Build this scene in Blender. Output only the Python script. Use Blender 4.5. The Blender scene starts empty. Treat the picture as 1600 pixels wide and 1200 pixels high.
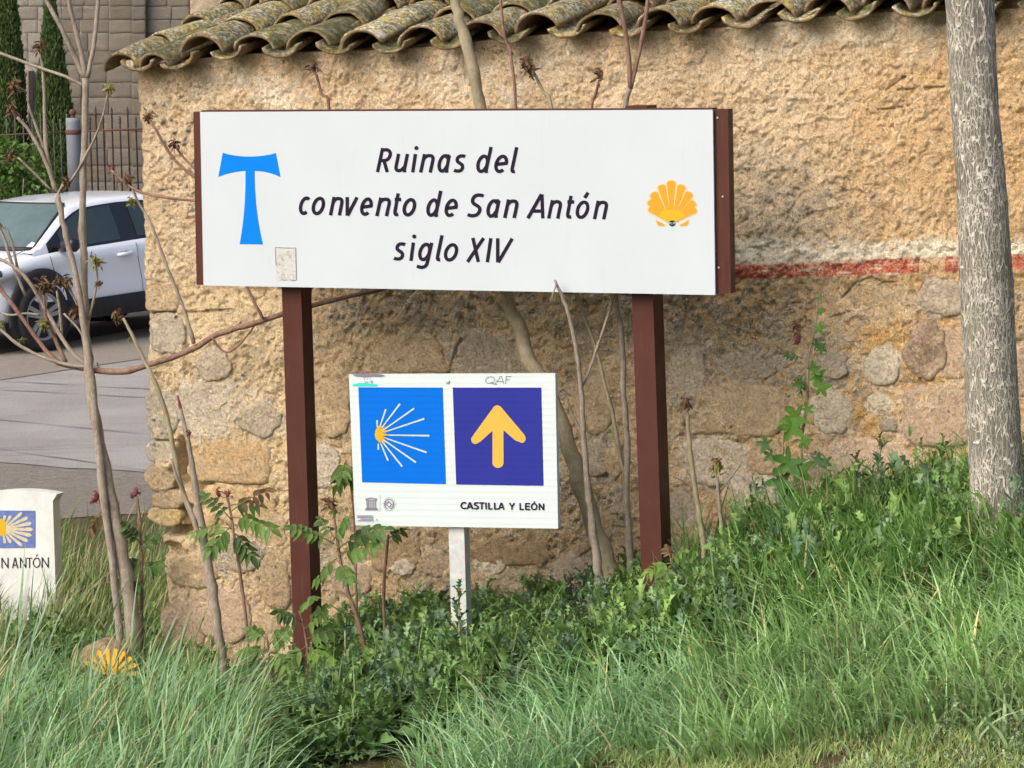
import bpy, bmesh, math, random
import numpy as np
from mathutils import Vector, Matrix

random.seed(7)
rng = np.random.default_rng(11)
R = math.radians
scene = bpy.context.scene
COL = scene.collection

# ---------------------------------------------------------------- camera
FPX = 5400.0                       # focal length in pixels of a 1600 px wide frame
CAMZ = 2.8
PITCH = math.atan(621.0 / FPX)
ROLL = R(1.3)
CAM = np.array([0.0, 0.0, CAMZ])
_F = np.array([0, math.cos(PITCH), -math.sin(PITCH)])
_R0 = np.array([1.0, 0, 0])
_U0 = np.array([0, math.sin(PITCH), math.cos(PITCH)])
_RR = math.cos(ROLL) * _R0 - math.sin(ROLL) * _U0
_UU = math.sin(ROLL) * _R0 + math.cos(ROLL) * _U0
cam_data = bpy.data.cameras.new('camera')
cam_data.sensor_width = 36.0
cam_data.lens = 36.0 * FPX / 1600.0
cam_data.clip_start = 0.1
cam_data.clip_end = 3000.0
cam = bpy.data.objects.new('camera', cam_data)
COL.objects.link(cam)
cam.matrix_world = Matrix(((_RR[0], _UU[0], -_F[0], 0), (_RR[1], _UU[1], -_F[1], 0),
                           (_RR[2], _UU[2], -_F[2], CAMZ), (0, 0, 0, 1)))
scene.camera = cam

# ---------------------------------------------------------------- light
SUN_EL, SUN_H = R(40), np.array([-0.74, -0.67])      # soft sun, high on the left behind the viewer
SUN_H = SUN_H / np.linalg.norm(SUN_H)
to_sun = Vector((SUN_H[0] * math.cos(SUN_EL), SUN_H[1] * math.cos(SUN_EL), math.sin(SUN_EL)))
world = bpy.data.worlds.new("World")
scene.world = world
world.use_nodes = True
wn = world.node_tree
for n_ in list(wn.nodes):
    wn.nodes.remove(n_)
sky = wn.nodes.new('ShaderNodeTexSky')
sky.sky_type = 'NISHITA'
sky.sun_disc = False
sky.sun_elevation = SUN_EL
sky.sun_rotation = math.atan2(SUN_H[0], SUN_H[1])
sky.air_density = 1.0
sky.dust_density = 6.0
sky.ozone_density = 1.0
bgn = wn.nodes.new('ShaderNodeBackground')
bgn.inputs['Strength'].default_value = 0.15
won = wn.nodes.new('ShaderNodeOutputWorld')
wn.links.new(sky.outputs[0], bgn.inputs['Color'])
wn.links.new(bgn.outputs[0], won.inputs['Surface'])
sd = bpy.data.lights.new('sun', 'SUN')
sd.energy = 1.25
sd.angle = R(50)
sd.color = (1.0, 0.965, 0.90)
sun = bpy.data.objects.new('sun', sd)
COL.objects.link(sun)
sun.rotation_euler = to_sun.to_track_quat('Z', 'Y').to_euler()
scene.view_settings.view_transform = 'Standard'
scene.view_settings.look = 'None'
scene.view_settings.gamma = 1.0
scene.view_settings.use_curve_mapping = False
scene.view_settings.exposure = 0.60

# ---------------------------------------------------------------- geometry of the place
TH = R(25)                                           # the wall and the boards are turned 25 degrees
u_ = np.array([math.cos(TH), -math.sin(TH), 0.0])    # along the wall, to the right and nearer
n_ = np.array([-math.sin(TH), -math.cos(TH), 0.0])   # out of the wall, towards the viewer
z_ = np.array([0.0, 0, 1])

def ray(px, py):
    return _F + _RR * (px - 800.0) / FPX + _UU * (600.0 - py) / FPX

def atY(px, py, Y):
    d = ray(px, py)
    return CAM + d * (Y / d[1])

S0 = atY(720, 320, 13.5)

def at(px, py, off=0.0):
    """point of the vertical plane parallel to the sign board (off metres towards the viewer)"""
    d = ray(px, py)
    t = np.dot(S0 + n_ * off - CAM, n_) / np.dot(d, n_)
    return CAM + d * t

def proj(P):
    P = np.asarray(P, float) - CAM
    zc = P @ _F
    return 800.0 + FPX * (P @ _RR) / zc, 600.0 - FPX * (P @ _UU) / zc

WOFF = -0.65                                          # wall face behind the board

# ---------------------------------------------------------------- helpers
def link(o):
    COL.objects.link(o)
    return o

def tag(o, label=None, cat=None, group=None, kind=None):
    if label: o['label'] = label
    if cat: o['category'] = cat
    if group: o['group'] = group
    if kind: o['kind'] = kind
    return o

def empty(name, loc, label=None, cat=None, group=None, rotz=0.0):
    o = bpy.data.objects.new(name, None)
    o.empty_display_size = 0.1
    o.location = Vector(loc)
    o.rotation_euler = (0, 0, rotz)
    link(o)
    return tag(o, label, cat, group)

def mesh_np(name, V, F, smooth=False, cols=None):
    """V (n,3); F list of tuples or an (m,k) array"""
    me = bpy.data.meshes.new(name)
    V = np.asarray(V, np.float32)
    if isinstance(F, np.ndarray):
        k = F.shape[1]
        me.vertices.add(len(V)); me.vertices.foreach_set('co', V.ravel())
        me.loops.add(F.size); me.loops.foreach_set('vertex_index', F.astype(np.int32).ravel())
        me.polygons.add(len(F))
        me.polygons.foreach_set('loop_start', np.arange(0, F.size, k, dtype=np.int32))
        me.update(calc_edges=True)
    else:
        me.from_pydata([tuple(map(float, v)) for v in V], [], [tuple(int(i) for i in f) for f in F])
        me.update()
    if smooth:
        me.polygons.foreach_set('use_smooth', np.ones(len(me.polygons), bool))
    if cols is not None:
        ca = me.color_attributes.new('Col', 'FLOAT_COLOR', 'POINT')
        c4 = np.ones((len(V), 4), np.float32); c4[:, :3] = cols
        ca.data.foreach_set('color', c4.ravel())
    return me

def obj(name, V, F, mat, parent=None, smooth=False, cols=None, local=False):
    V = np.asarray(V, float)
    if parent is not None and not local:
        q = parent
        while q is not None:
            V = V - np.array(q.location); q = q.parent
    o = bpy.data.objects.new(name, mesh_np(name, V, F, smooth, cols))
    if mat: o.data.materials.append(mat)
    if parent is not None: o.parent = parent
    return link(o)

def inst(name, me, parent=None, loc=(0, 0, 0), rot=(0, 0, 0), scale=(1, 1, 1)):
    o = bpy.data.objects.new(name, me)
    o.location = loc; o.rotation_euler = rot; o.scale = scale
    if parent is not None: o.parent = parent
    return link(o)

class MB:
    def __init__(s): s.v = []; s.f = []
    def add(s, V, F):
        b = len(s.v)
        s.v.extend([tuple(map(float, p)) for p in V])
        s.f.extend([tuple(int(i) + b for i in f) for f in F])
        return s
    def box(s, c, sx, sy, sz, ax=None):
        ax = ax or (np.array([1., 0, 0]), np.array([0, 1., 0]), np.array([0, 0, 1.]))
        c = np.asarray(c, float)
        V = [c + ax[0] * sx * i / 2 + ax[1] * sy * j / 2 + ax[2] * sz * k / 2 for k in (-1, 1) for j in (-1, 1) for i in (-1, 1)]
        return s.add(V, [(0, 2, 3, 1), (4, 5, 7, 6), (0, 1, 5, 4), (2, 6, 7, 3), (0, 4, 6, 2), (1, 3, 7, 5)])
    def prism(s, pts, ext):
        """closed outline pts (n,3) extruded by vector ext; outline faces the -ext side"""
        n = len(pts); pts = np.asarray(pts, float)
        V = list(pts) + list(pts + np.asarray(ext))
        F = [tuple(range(n)), tuple(range(2 * n - 1, n - 1, -1))]
        F += [(i, i + n, (i + 1) % n + n, (i + 1) % n) for i in range(n)]
        return s.add(V, F)
    def tube(s, pts, rad, k=8, cap=True):
        V, F = tube(pts, rad, k, cap)
        return s.add(V, F)
    def obj(s, name, mat, parent=None, smooth=False, local=False):
        return obj(name, np.array(s.v), s.f, mat, parent, smooth, None, local)

def smooth_path(P, rad, sub=4):
    """Catmull-Rom through points, radii interpolated"""
    P = np.asarray(P, float); rad = np.asarray(rad, float)
    if len(P) < 3 or sub < 2: return P, rad
    Q = np.vstack([2 * P[0] - P[1], P, 2 * P[-1] - P[-2]])
    out, rr = [], []
    for i in range(len(P) - 1):
        p0, p1, p2, p3 = Q[i:i + 4]
        for j in range(sub):
            t = j / sub
            out.append(.5 * (2 * p1 + (p2 - p0) * t + (2 * p0 - 5 * p1 + 4 * p2 - p3) * t * t + (3 * p1 - p0 - 3 * p2 + p3) * t ** 3))
            rr.append(rad[i] * (1 - t) + rad[i + 1] * t)
    out.append(P[-1]); rr.append(rad[-1])
    return np.array(out), np.array(rr)

def tube(pts, rad, k=8, cap=True):
    P = np.asarray(pts, float); n = len(P)
    rad = np.broadcast_to(np.asarray(rad, float), (n,))
    T = np.gradient(P, axis=0)
    T /= np.linalg.norm(T, axis=1)[:, None] + 1e-12
    a = np.array([0, 0, 1.]) if abs(T[0][2]) < .9 else np.array([1., 0, 0])
    X = np.cross(T[0], a); X /= np.linalg.norm(X)
    V = []
    ang = np.arange(k) * 2 * math.pi / k
    for i in range(n):
        X = X - T[i] * np.dot(X, T[i]); X /= np.linalg.norm(X)
        Y = np.cross(T[i], X)
        V.append(P[i] + rad[i] * (np.cos(ang)[:, None] * X + np.sin(ang)[:, None] * Y))
    V = np.vstack(V)
    F = [(i * k + j, i * k + (j + 1) % k, (i + 1) * k + (j + 1) % k, (i + 1) * k + j) for i in range(n - 1) for j in range(k)]
    if cap:
        F.append(tuple(range(k - 1, -1, -1))); F.append(tuple((n - 1) * k + j for j in range(k)))
    return V, F

# value noise on numpy arrays
def _h(ix, iy, seed):
    h = (ix.astype(np.int64) * 374761393 + iy.astype(np.int64) * 668265263 + seed * 974711) & 0xffffffff
    h = ((h ^ (h >> 13)) * 1274126177) & 0xffffffff
    h = h ^ (h >> 16)
    return (h & 0xffff) / 65535.0

def vn(x, y, seed=0):
    x = np.asarray(x, float); y = np.asarray(y, float)
    ix, iy = np.floor(x), np.floor(y)
    fx, fy = x - ix, y - iy
    fx = fx * fx * fx * (fx * (fx * 6 - 15) + 10); fy = fy * fy * fy * (fy * (fy * 6 - 15) + 10)
    ix = ix.astype(np.int64); iy = iy.astype(np.int64)
    a, b = _h(ix, iy, seed), _h(ix + 1, iy, seed)
    c, d = _h(ix, iy + 1, seed), _h(ix + 1, iy + 1, seed)
    return (a * (1 - fx) + b * fx) * (1 - fy) + (c * (1 - fx) + d * fx) * fy

def fbm(x, y, o=4, seed=0, g=.5):
    s = 0; a = 1; t = 0
    for i in range(o):
        s = s + a * vn(x * 2 ** i + 17.3 * i, y * 2 ** i + 9.1 * i, seed + i); t += a; a *= g
    return s / t

def sst(a, b, x):
    t = np.clip((x - a) / (b - a), 0, 1)
    return t * t * (3 - 2 * t)

# ---------------------------------------------------------------- material kit
class NT:
    def __init__(s, name):
        s.m = bpy.data.materials.new(name); s.m.use_nodes = True
        s.t = s.m.node_tree
        for x in list(s.t.nodes): s.t.nodes.remove(x)
        s.out = s.t.nodes.new('ShaderNodeOutputMaterial')
        s.b = s.t.nodes.new('ShaderNodeBsdfPrincipled')
        s.t.links.new(s.b.outputs[0], s.out.inputs[0])
    def n(s, typ, ins=None, **kw):
        x = s.t.nodes.new('ShaderNode' + typ)
        for k, v in kw.items(): setattr(x, k, v)
        for k, v in (ins or {}).items(): s.set(x.inputs[k], v)
        return x
    def set(s, sock, v):
        if hasattr(v, 'is_linked'): s.t.links.new(v, sock)
        elif hasattr(v, 'outputs'): s.t.links.new(v.outputs[0], sock)
        else:
            if isinstance(v, (tuple, list)) and len(v) == 3 and sock.type == 'RGBA': v = (*v, 1)
            sock.default_value = v
    def coord(s, scale=(1, 1, 1), kind='Object', rot=(0, 0, 0)):
        c = s.n('TexCoord')
        m = s.n('Mapping', {'Vector': c.outputs[kind], 'Scale': scale, 'Rotation': rot})
        return m.outputs[0]
    def noise(s, vec, scale, detail=4, rough=.6, dist=0.0):
        return s.n('TexNoise', {'Vector': vec, 'Scale': scale, 'Detail': detail, 'Roughness': rough, 'Distortion': dist}).outputs[0]
    def ramp(s, fac, stops):
        r = s.n('ValToRGB', {'Fac': fac})
        el = r.color_ramp.elements
        while len(el) < len(stops): el.new(.5)
        for e, (p, c) in zip(el, stops):
            e.position = p; e.color = (*c, 1) if len(c) == 3 else c
        return r.outputs[0]
    def mix(s, fac, a, b, mode='MIX'):
        m = s.n('Mix', data_type='RGBA', blend_type=mode)
        s.set(m.inputs[0], fac); s.set(m.inputs[6], a); s.set(m.inputs[7], b)
        return m.outputs[2]
    def math(s, op, a, b=0.0, clamp=False):
        m = s.n('Math', operation=op, use_clamp=clamp)
        s.set(m.inputs[0], a); s.set(m.inputs[1], b)
        return m.outputs[0]
    def bump(s, h, dist=.01, strength=1.0, prev=None):
        b = s.n('Bump', {'Height': h, 'Distance': dist, 'Strength': strength})
        if prev is not None: s.set(b.inputs['Normal'], prev)
        return b.outputs[0]
    def fin(s, col, rough=.9, bump=None, metal=0.0, spec=.3, **kw):
        s.set(s.b.inputs['Base Color'], col); s.set(s.b.inputs['Roughness'], rough)
        s.set(s.b.inputs['Metallic'], metal); s.set(s.b.inputs['Specular IOR Level'], spec)
        if bump is not None: s.set(s.b.inputs['Normal'], bump)
        for k, v in kw.items(): s.set(s.b.inputs[k], v)
        return s.m

def g3(v): return (v, v, v)

def simple(name, col, rough=.6, var=.12, scale=30, spec=.3, metal=0.0, bumpd=0.0):
    t = NT(name); c = t.coord()
    nz = t.noise(c, scale, 5, .65)
    k = t.ramp(nz, [(.25, g3(1 - var)), (.75, g3(1 + var))])
    cc = t.mix(1.0, (*col, 1), k, 'MULTIPLY')
    return t.fin(cc, rough, t.bump(nz, bumpd) if bumpd else None, metal, spec)

def m_wall():
    t = NT('render_plaster'); c = t.coord()
    a = t.n('VertexColor', layer_name='Col').outputs[0]
    n1 = t.noise(c, 46, 6, .72, 1.2)
    n2 = t.noise(c, 150, 4, .7, .6)
    n3 = t.noise(c, 9, 5, .6, .4)
    n4 = t.noise(c, 58, 5, .75, 2.0)
    n5 = t.noise(c, 64, 5, .7, 2.2)
    cc = t.mix(1.0, a, t.ramp(n1, [(.30, g3(.60)), (.46, g3(.95)), (.56, g3(1.05)), (.72, g3(1.28))]), 'MULTIPLY')
    cc = t.mix(1.0, cc, t.ramp(n2, [(.36, g3(.55)), (.5, g3(1.0)), (.66, g3(1.36))]), 'MULTIPLY')
    zone = t.ramp(n3, [(.36, g3(.15)), (.62, g3(1))])
    fl = t.math('MULTIPLY', t.ramp(n4, [(.50, g3(0)), (.56, g3(.95))]), zone)
    cc = t.mix(fl, cc, t.mix(.80, a, (.88, .76, .57, 1)))
    cc = t.mix(t.ramp(n5, [(.32, g3(.9)), (.41, g3(0))]), cc, t.mix(1.0, a, (.30, .26, .23, 1), 'MULTIPLY'))
    cc = t.mix(t.ramp(t.noise(c, 17, 7, .75, 1.2), [(.62, g3(0)), (.72, g3(.35))]), cc, (.22, .185, .145, 1))
    b = t.bump(n1, .009)
    b = t.bump(n5, .008, 1, b)
    b = t.bump(n4, .007, 1, b)
    b = t.bump(n2, .006, 1, b)
    return t.fin(cc, .95, b, 0, .15)

def m_stone(name, c1, c2, pit=.5, white=.0):
    t = NT(name); c = t.coord()
    oi = t.n('ObjectInfo')
    off = t.n('VectorMath', {0: c, 1: t.n('CombineXYZ', {0: t.math('MULTIPLY', oi.outputs['Random'], 31.0)}).outputs[0]}, operation='ADD').outputs[0]
    n1 = t.noise(off, 11, 6, .7, .8); n2 = t.noise(off, 75, 4, .7, .4); n3 = t.noise(off, 30, 5, .7, 1.0)
    cc = t.mix(t.ramp(n1, [(.35, g3(0)), (.65, g3(1))]), (*c1, 1), (*c2, 1))
    cc = t.mix(1.0, cc, t.ramp(n2, [(.34, g3(.62)), (.5, g3(1.0)), (.68, g3(1.25))]), 'MULTIPLY')
    cc = t.mix(t.ramp(n3, [(.56, g3(0)), (.68, g3(pit))]), cc, (.13, .115, .10, 1))
    if white: cc = t.mix(t.ramp(n3, [(.28, g3(white)), (.44, g3(0))]), cc, (.62, .60, .56, 1))
    k = t.math('MULTIPLY_ADD', oi.outputs['Random'], .3); t.t.nodes[-1].inputs[2].default_value = .85
    cc = t.mix(1.0, cc, k, 'MULTIPLY')
    cc = t.mix(1.0, cc, (1.30, 1.25, 1.15, 1), 'MULTIPLY')
    n4 = t.noise(off, 62, 5, .7, 1.8)
    cc = t.mix(t.ramp(n4, [(.56, g3(0)), (.66, g3(.4))]), cc, (.66, .60, .52, 1))
    b = t.bump(n3, .016); b = t.bump(n4, .010, 1, b); b = t.bump(n2, .007, 1, b)
    return t.fin(cc, .95, b, 0, .15)

def m_tile():
    t = NT('lichen_clay_tile'); c = t.coord(kind='Object')
    oi = t.n('ObjectInfo')
    off = t.n('VectorMath', {0: c, 1: t.n('CombineXYZ', {0: t.math('MULTIPLY', oi.outputs['Random'], 41.0)}).outputs[0]}, operation='ADD').outputs[0]
    nA = t.noise(off, 7, 5, .6, .6); nB = t.noise(off, 48, 5, .75, .7); nC = t.noise(off, 15, 6, .7, 1.0); nD = t.noise(off, 110, 3, .7)
    cc = t.mix(t.ramp(nA, [(.4, g3(0)), (.62, g3(1))]), (.185, .145, .08, 1), (.115, .108, .05, 1))
    cc = t.mix(t.ramp(nB, [(.48, g3(0)), (.57, g3(.95))]), cc, (.42, .40, .31, 1))
    cc = t.mix(t.ramp(nC, [(.51, g3(0)), (.60, g3(.8))]), cc, (.34, .255, .045, 1))
    cc = t.mix(t.ramp(nB, [(.30, g3(.9)), (.42, g3(0))]), cc, (.045, .042, .035, 1))
    cc = t.mix(t.ramp(t.noise(off, 5, 5, .7, .5), [(.60, g3(0)), (.70, g3(.8))]), cc, (.40, .41, .37, 1))
    cc = t.mix(1.0, cc, t.ramp(nD, [(.3, g3(.85)), (.7, g3(1.9))]), 'MULTIPLY')
    vr = t.n('MapRange', {0: oi.outputs['Random'], 1: 0.0, 2: 1.0, 3: .68, 4: 1.28}).outputs[0]
    cc = t.mix(1.0, cc, vr, 'MULTIPLY')
    rnd2 = t.math('FRACT', t.math('MULTIPLY', oi.outputs['Random'], 7.31))
    cc = t.mix(t.math('MULTIPLY', t.math('GREATER_THAN', rnd2, .62), t.ramp(nA, [(.42, g3(0)), (.56, g3(.75))])), cc, (.085, .095, .035, 1))
    # bare clay underneath, lichen only on faces that see the sky
    up = t.n('SeparateXYZ', {0: t.n('NewGeometry').outputs['Normal']}).outputs[2]
    clay = t.mix(t.ramp(nB, [(.4, g3(0)), (.6, g3(1))]), (.26, .17, .095, 1), (.33, .26, .17, 1))
    cc = t.mix(t.ramp(up, [(.0, g3(1)), (.22, g3(0))]), cc, clay)
    b = t.bump(nB, .014); b = t.bump(nD, .006, 1, b)
    return t.fin(cc, .95, b, 0, .1)

def m_bark():
    t = NT('fissured_grey_bark'); c = t.coord()
    wob = t.n('TexNoise', {'Vector': c, 'Scale': 22, 'Detail': 4}).outputs[1]
    def net(sc, st, w0, w1, amp):
        v = t.n('VectorMath', {0: c, 1: t.n('VectorMath', {0: wob, 1: (amp, amp, amp)}, operation='MULTIPLY').outputs[0]}, operation='ADD').outputs[0]
        v = t.n('Mapping', {'Vector': v, 'Scale': (1, 1, st)}).outputs[0]
        vo = t.n('TexVoronoi', {'Vector': v, 'Scale': sc}, feature='DISTANCE_TO_EDGE').outputs[0]
        return t.ramp(vo, [(w0, g3(1)), (w1, g3(0))])
    l1 = net(66, .11, .03, .10, .022); l2 = net(105, .24, .03, .10, .02)
    brk = t.ramp(t.noise(c, 40, 4, .7), [(.30, g3(.15)), (.42, g3(1))])
    spots = t.ramp(t.noise(c, 135, 3, .6), [(.60, g3(0)), (.65, g3(1))])
    patch = t.ramp(t.noise(c, 6, 4, .6), [(.38, g3(.25)), (.6, g3(1))])
    l2 = t.math('MULTIPLY', l2, patch); l1b = t.math('MULTIPLY', l1, brk)
    m = t.math('MAXIMUM', l1b, t.math('MULTIPLY', t.math('MAXIMUM', l2, spots), patch))
    base = t.mix(t.noise(c, 30, 4, .7), (.10, .092, .075, 1), (.175, .165, .14, 1))
    base = t.mix(t.ramp(t.noise(c, 9, 4, .6), [(.55, g3(0)), (.7, g3(.45))]), base, (.17, .18, .13, 1))
    cc = t.mix(t.math('MULTIPLY', m, .9), base, (.60, .575, .50, 1))
    b = t.bump(l1, .006); b = t.bump(t.noise(c, 90, 4, .7), .004, 1, b)
    return t.fin(cc, .9, b, 0, .15)

def m_leaf(name, trans=.35, rough=.55, spec=.25):
    t = NT(name)
    a = t.n('VertexColor', layer_name='Col').outputs[0]
    cc = t.mix(1.0, a, t.ramp(t.noise(t.coord(), 60, 3, .6), [(.3, g3(.8)), (.7, g3(1.2))]), 'MULTIPLY')
    t.fin(cc, rough, None, 0, spec)
    tr = t.n('BsdfTranslucent', {'Color': t.mix(1.0, cc, (1.0, 1.12, .70, 1), 'MULTIPLY')})
    mx = t.n('MixShader', {0: trans, 1: t.b.outputs[0], 2: tr.outputs[0]})
    t.t.links.new(mx.outputs[0], t.out.inputs[0])
    return t.m

def m_twig(name, c1, c2, c3):
    t = NT(name); c = t.coord()
    n1 = t.noise(c, 22, 5, .7); n2 = t.noise(t.coord((1, 1, .25)), 160, 4, .7)
    cc = t.mix(t.ramp(n1, [(.38, g3(0)), (.62, g3(1))]), (*c1, 1), (*c2, 1))
    cc = t.mix(t.ramp(n2, [(.5, g3(0)), (.68, g3(.8))]), cc, (*c3, 1))
    return t.fin(cc, .75, t.bump(n2, .003), 0, .25)

M = {}
M['wall'] = m_wall()
M['tan'] = m_stone('stone_tan', (.42, .32, .21), (.50, .40, .28), .35)
M['orange'] = m_stone('stone_warm', (.50, .34, .18), (.50, .42, .30), .3)
M['grey'] = m_stone('stone_grey', (.35, .305, .25), (.42, .365, .295), .4, .3)
M['white'] = m_stone('stone_pale', (.47, .415, .34), (.53, .485, .415), .55, .3)
M['dark'] = m_stone('stone_dark', (.13, .09, .07), (.40, .31, .235), .4)
M['brown'] = m_stone('stone_brown', (.27, .195, .12), (.34, .26, .17), .3)
M['pink'] = m_stone('stone_pinkish', (.46, .34, .25), (.42, .35, .28), .4)
M['ochre'] = m_stone('stone_ochre', (.46, .33, .15), (.48, .38, .24), .3)
M['ashlar'] = m_stone('ashlar_grey', (.19, .178, .162), (.245, .23, .208), .2, .12)
M['ashlar_warm'] = m_stone('ashlar_warm', (.20, .18, .155), (.235, .216, .188), .2)
M['ruinmortar'] = m_stone('ruin_mortar', (.27, .25, .22), (.30, .28, .25), .2)
M['rubble'] = m_stone('ruin_rubble', (.40, .30, .21), (.37, .33, .28), .4)
M['palerubble'] = m_stone('ruin_pale_rubble', (.26, .25, .235), (.36, .35, .325), .6, .3)
M['tile'] = m_tile()
M['bark'] = m_bark()
M['leaf'] = m_leaf('leaf', .28)
M['grass'] = m_leaf('grass_blade', .30, .5, .3)
M['twig'] = m_twig('twig_bark', (.20, .16, .125), (.285, .245, .205), (.40, .365, .32))
M['twigred'] = m_twig('twig_red_brown', (.16, .085, .065), (.23, .14, .10), (.30, .23, .17))
M['twigolive'] = m_twig('stem_olive', (.225, .19, .12), (.30, .26, .17), (.36, .33, .25))
M['bud'] = simple('withered_bud', (.115, .066, .036), .85, .5, 90)
M['budgreen'] = simple('opening_bud', (.17, .16, .05), .8, .5, 90)
M['budred'] = simple('red_shoot', (.16, .045, .04), .7, .4, 90)
def m_post():
    t = NT('brown_painted_steel'); c = t.coord()
    n1 = t.noise(c, 7, 5, .65); n2 = t.noise(t.coord((1, 1, .12)), 60, 5, .7); n3 = t.noise(c, 90, 4, .7)
    cc = t.mix(n1, (.053, .0165, .0125, 1), (.074, .023, .0175, 1))
    cc = t.mix(t.ramp(n2, [(.58, g3(0)), (.74, g3(.22))]), cc, (.17, .10, .08, 1))
    cc = t.mix(t.ramp(n3, [(.69, g3(0)), (.74, g3(.5))]), cc, (.26, .18, .13, 1))
    return t.fin(cc, t.ramp(n1, [(.3, g3(.38)), (.7, g3(.58))]), None, 0, .22)
M['rust'] = m_post()
M['print_dark'] = simple('dark_print', (.014, .009, .024), .6, .1, 20, .1)
M['print_sky'] = simple('sky_blue_print', (.0, .165, .62), .55, .03, 8, .08)
M['print_blue'] = simple('bright_blue_print', (.0, .118, .56), .55, .03, 8, .08)
M['print_navy'] = simple('navy_print', (.022, .028, .235), .55, .05, 8, .08)
M['print_yellow'] = simple('yellow_print', (.54, .345, .055), .45, .04, 8)
M['print_gold'] = simple('gold_print', (.54, .32, .01), .45, .04, 8)
M['print_amber'] = simple('amber_print', (.55, .26, .016), .45, .06, 40)
M['print_cream'] = simple('cream_print', (.52, .44, .24), .45, .03, 8)
M['print_pale'] = simple('pale_ray_print', (.42, .50, .42), .45, .05, 30)
M['print_grey'] = simple('grey_print', (.17, .15, .21), .5, .1, 60)
M['print_teal'] = simple('teal_marker', (.02, .52, .46), .5, .15, 60)
M['emblem'] = simple('grey_teal_print', (.17, .26, .27), .5, .1, 60, .1)
M['pen'] = simple('pen_scribble', (.12, .12, .14), .6, .2, 90)
M['paintwhite'] = simple('whitewash', (.53, .56, .555), .8, .18, 7, .2, 0, .004)
M['paintside'] = simple('weathered_concrete', (.28, .27, .24), .9, .2, 20, .2, 0, .006)
M['tileblue'] = simple('glazed_blue', (.10, .145, .36), .35, .3, 40, .5)
M['tilecream'] = simple('glazed_cream', (.46, .42, .30), .4, .3, 60, .4)
M['yellowpaint'] = simple('yellow_marker_paint', (.70, .36, .02), .7, .25, 60)
M['iron'] = simple('rusty_iron', (.055, .038, .040), .7, .3, 60)
M['ironred'] = simple('rust_red_iron', (.10, .045, .035), .7, .3, 60)
M['pillar'] = simple('blue_grey_paint', (.175, .19, .225), .7, .12, 5, .3)
def m_board():
    t = NT('white_board'); c = t.coord()
    n1 = t.noise(c, 3, 4, .6); n2 = t.noise(t.coord((4, 4, .6)), 8, 5, .7)
    cc = t.mix(t.ramp(n1, [(.3, g3(0)), (.7, g3(1))]), (.455, .51, .565, 1), (.43, .487, .54, 1))
    cc = t.mix(t.ramp(n2, [(.58, g3(0)), (.80, g3(.28))]), cc, (.40, .40, .37, 1))
    cc = t.mix(t.ramp(t.noise(c, 150, 3, .6), [(.70, g3(0)), (.76, g3(.4))]), cc, (.33, .32, .29, 1))
    return t.fin(cc, .45, None, 0, .35)
M['board'] = m_board()
def m_alu():
    t = NT('white_coated_aluminium'); c = t.coord()
    n1 = t.noise(c, 5, 5, .6)
    cc = t.mix(t.ramp(n1, [(.4, g3(0)), (.8, g3(.5))]), (.50, .58, .60, 1), (.455, .52, .53, 1))
    return t.fin(cc, .38, None, 0, .4)
M['alu'] = m_alu()
def m_galv():
    t = NT('galvanised_steel'); c = t.coord()
    v = t.n('TexVoronoi', {'Vector': c, 'Scale': 60}).outputs[1]
    n1 = t.noise(c, 18, 5, .7)
    cc = t.mix(.25, (.50, .53, .54, 1), v, 'SOFT_LIGHT')
    cc = t.mix(t.ramp(n1, [(.5, g3(0)), (.75, g3(.8))]), cc, (.62, .63, .62, 1))
    return t.fin(cc, t.ramp(n1, [(.3, g3(.35)), (.7, g3(.6))]), None, .35, .5)
M['galv'] = m_galv()
def m_res():
    t = NT('sticker_residue'); c = t.coord()
    n1 = t.noise(c, 60, 6, .75, .6)
    cc = t.mix(t.ramp(n1, [(.5, g3(0)), (.66, g3(1))]), (.46, .47, .47, 1), (.27, .255, .24, 1))
    return t.fin(cc, .8, None, 0, .2)
M['residue'] = m_res()
def m_asphalt():
    t = NT('worn_asphalt'); c = t.coord()
    n1 = t.noise(c, 1.2, 5, .6, .3); n2 = t.noise(c, 55, 5, .75); n3 = t.noise(t.coord((.25, 1.4, 1)), 1.5, 6, .7, .6)
    cc = t.mix(t.ramp(n1, [(.35, g3(0)), (.65, g3(1))]), (.265, .245, .228, 1), (.32, .30, .28, 1))
    cc = t.mix(t.ramp(n3, [(.56, g3(0)), (.70, g3(.55))]), cc, (.13, .11, .095, 1))
    cc = t.mix(1.0, cc, t.ramp(n2, [(.3, g3(.72)), (.7, g3(1.28))]), 'MULTIPLY')
    return t.fin(cc, .9, t.bump(n2, .01), 0, .2)
M['asphalt'] = m_asphalt()
M['gravel'] = m_stone('gravel_shoulder', (.14, .125, .115), (.20, .185, .17), .3, .35)
M['sand'] = m_stone('sandy_strip', (.25, .228, .205), (.21, .195, .18), .2)
M['darkasphalt'] = simple('dark_asphalt', (.06, .055, .055), .9, .3, 30, .2, 0, .006)
M['crack'] = simple('tar_crack', (.15, .135, .12), .8, .2, 30)
def m_soil():
    t = NT('soil'); c = t.coord()
    n1 = t.noise(c, 2.2, 5, .65, .5); n2 = t.noise(c, 40, 6, .75, .5)
    cc = t.mix(t.ramp(n1, [(.38, g3(0)), (.62, g3(1))]), (.115, .085, .05, 1), (.085, .095, .035, 1))
    cc = t.mix(t.ramp(n2, [(.5, g3(0)), (.7, g3(.7))]), cc, (.24, .20, .12, 1))
    cc = t.mix(1.0, cc, t.ramp(n2, [(.25, g3(.55)), (.6, g3(1.15))]), 'MULTIPLY')
    return t.fin(cc, .95, t.bump(n2, .03), 0, .1)
M['soil'] = m_soil()
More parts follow.
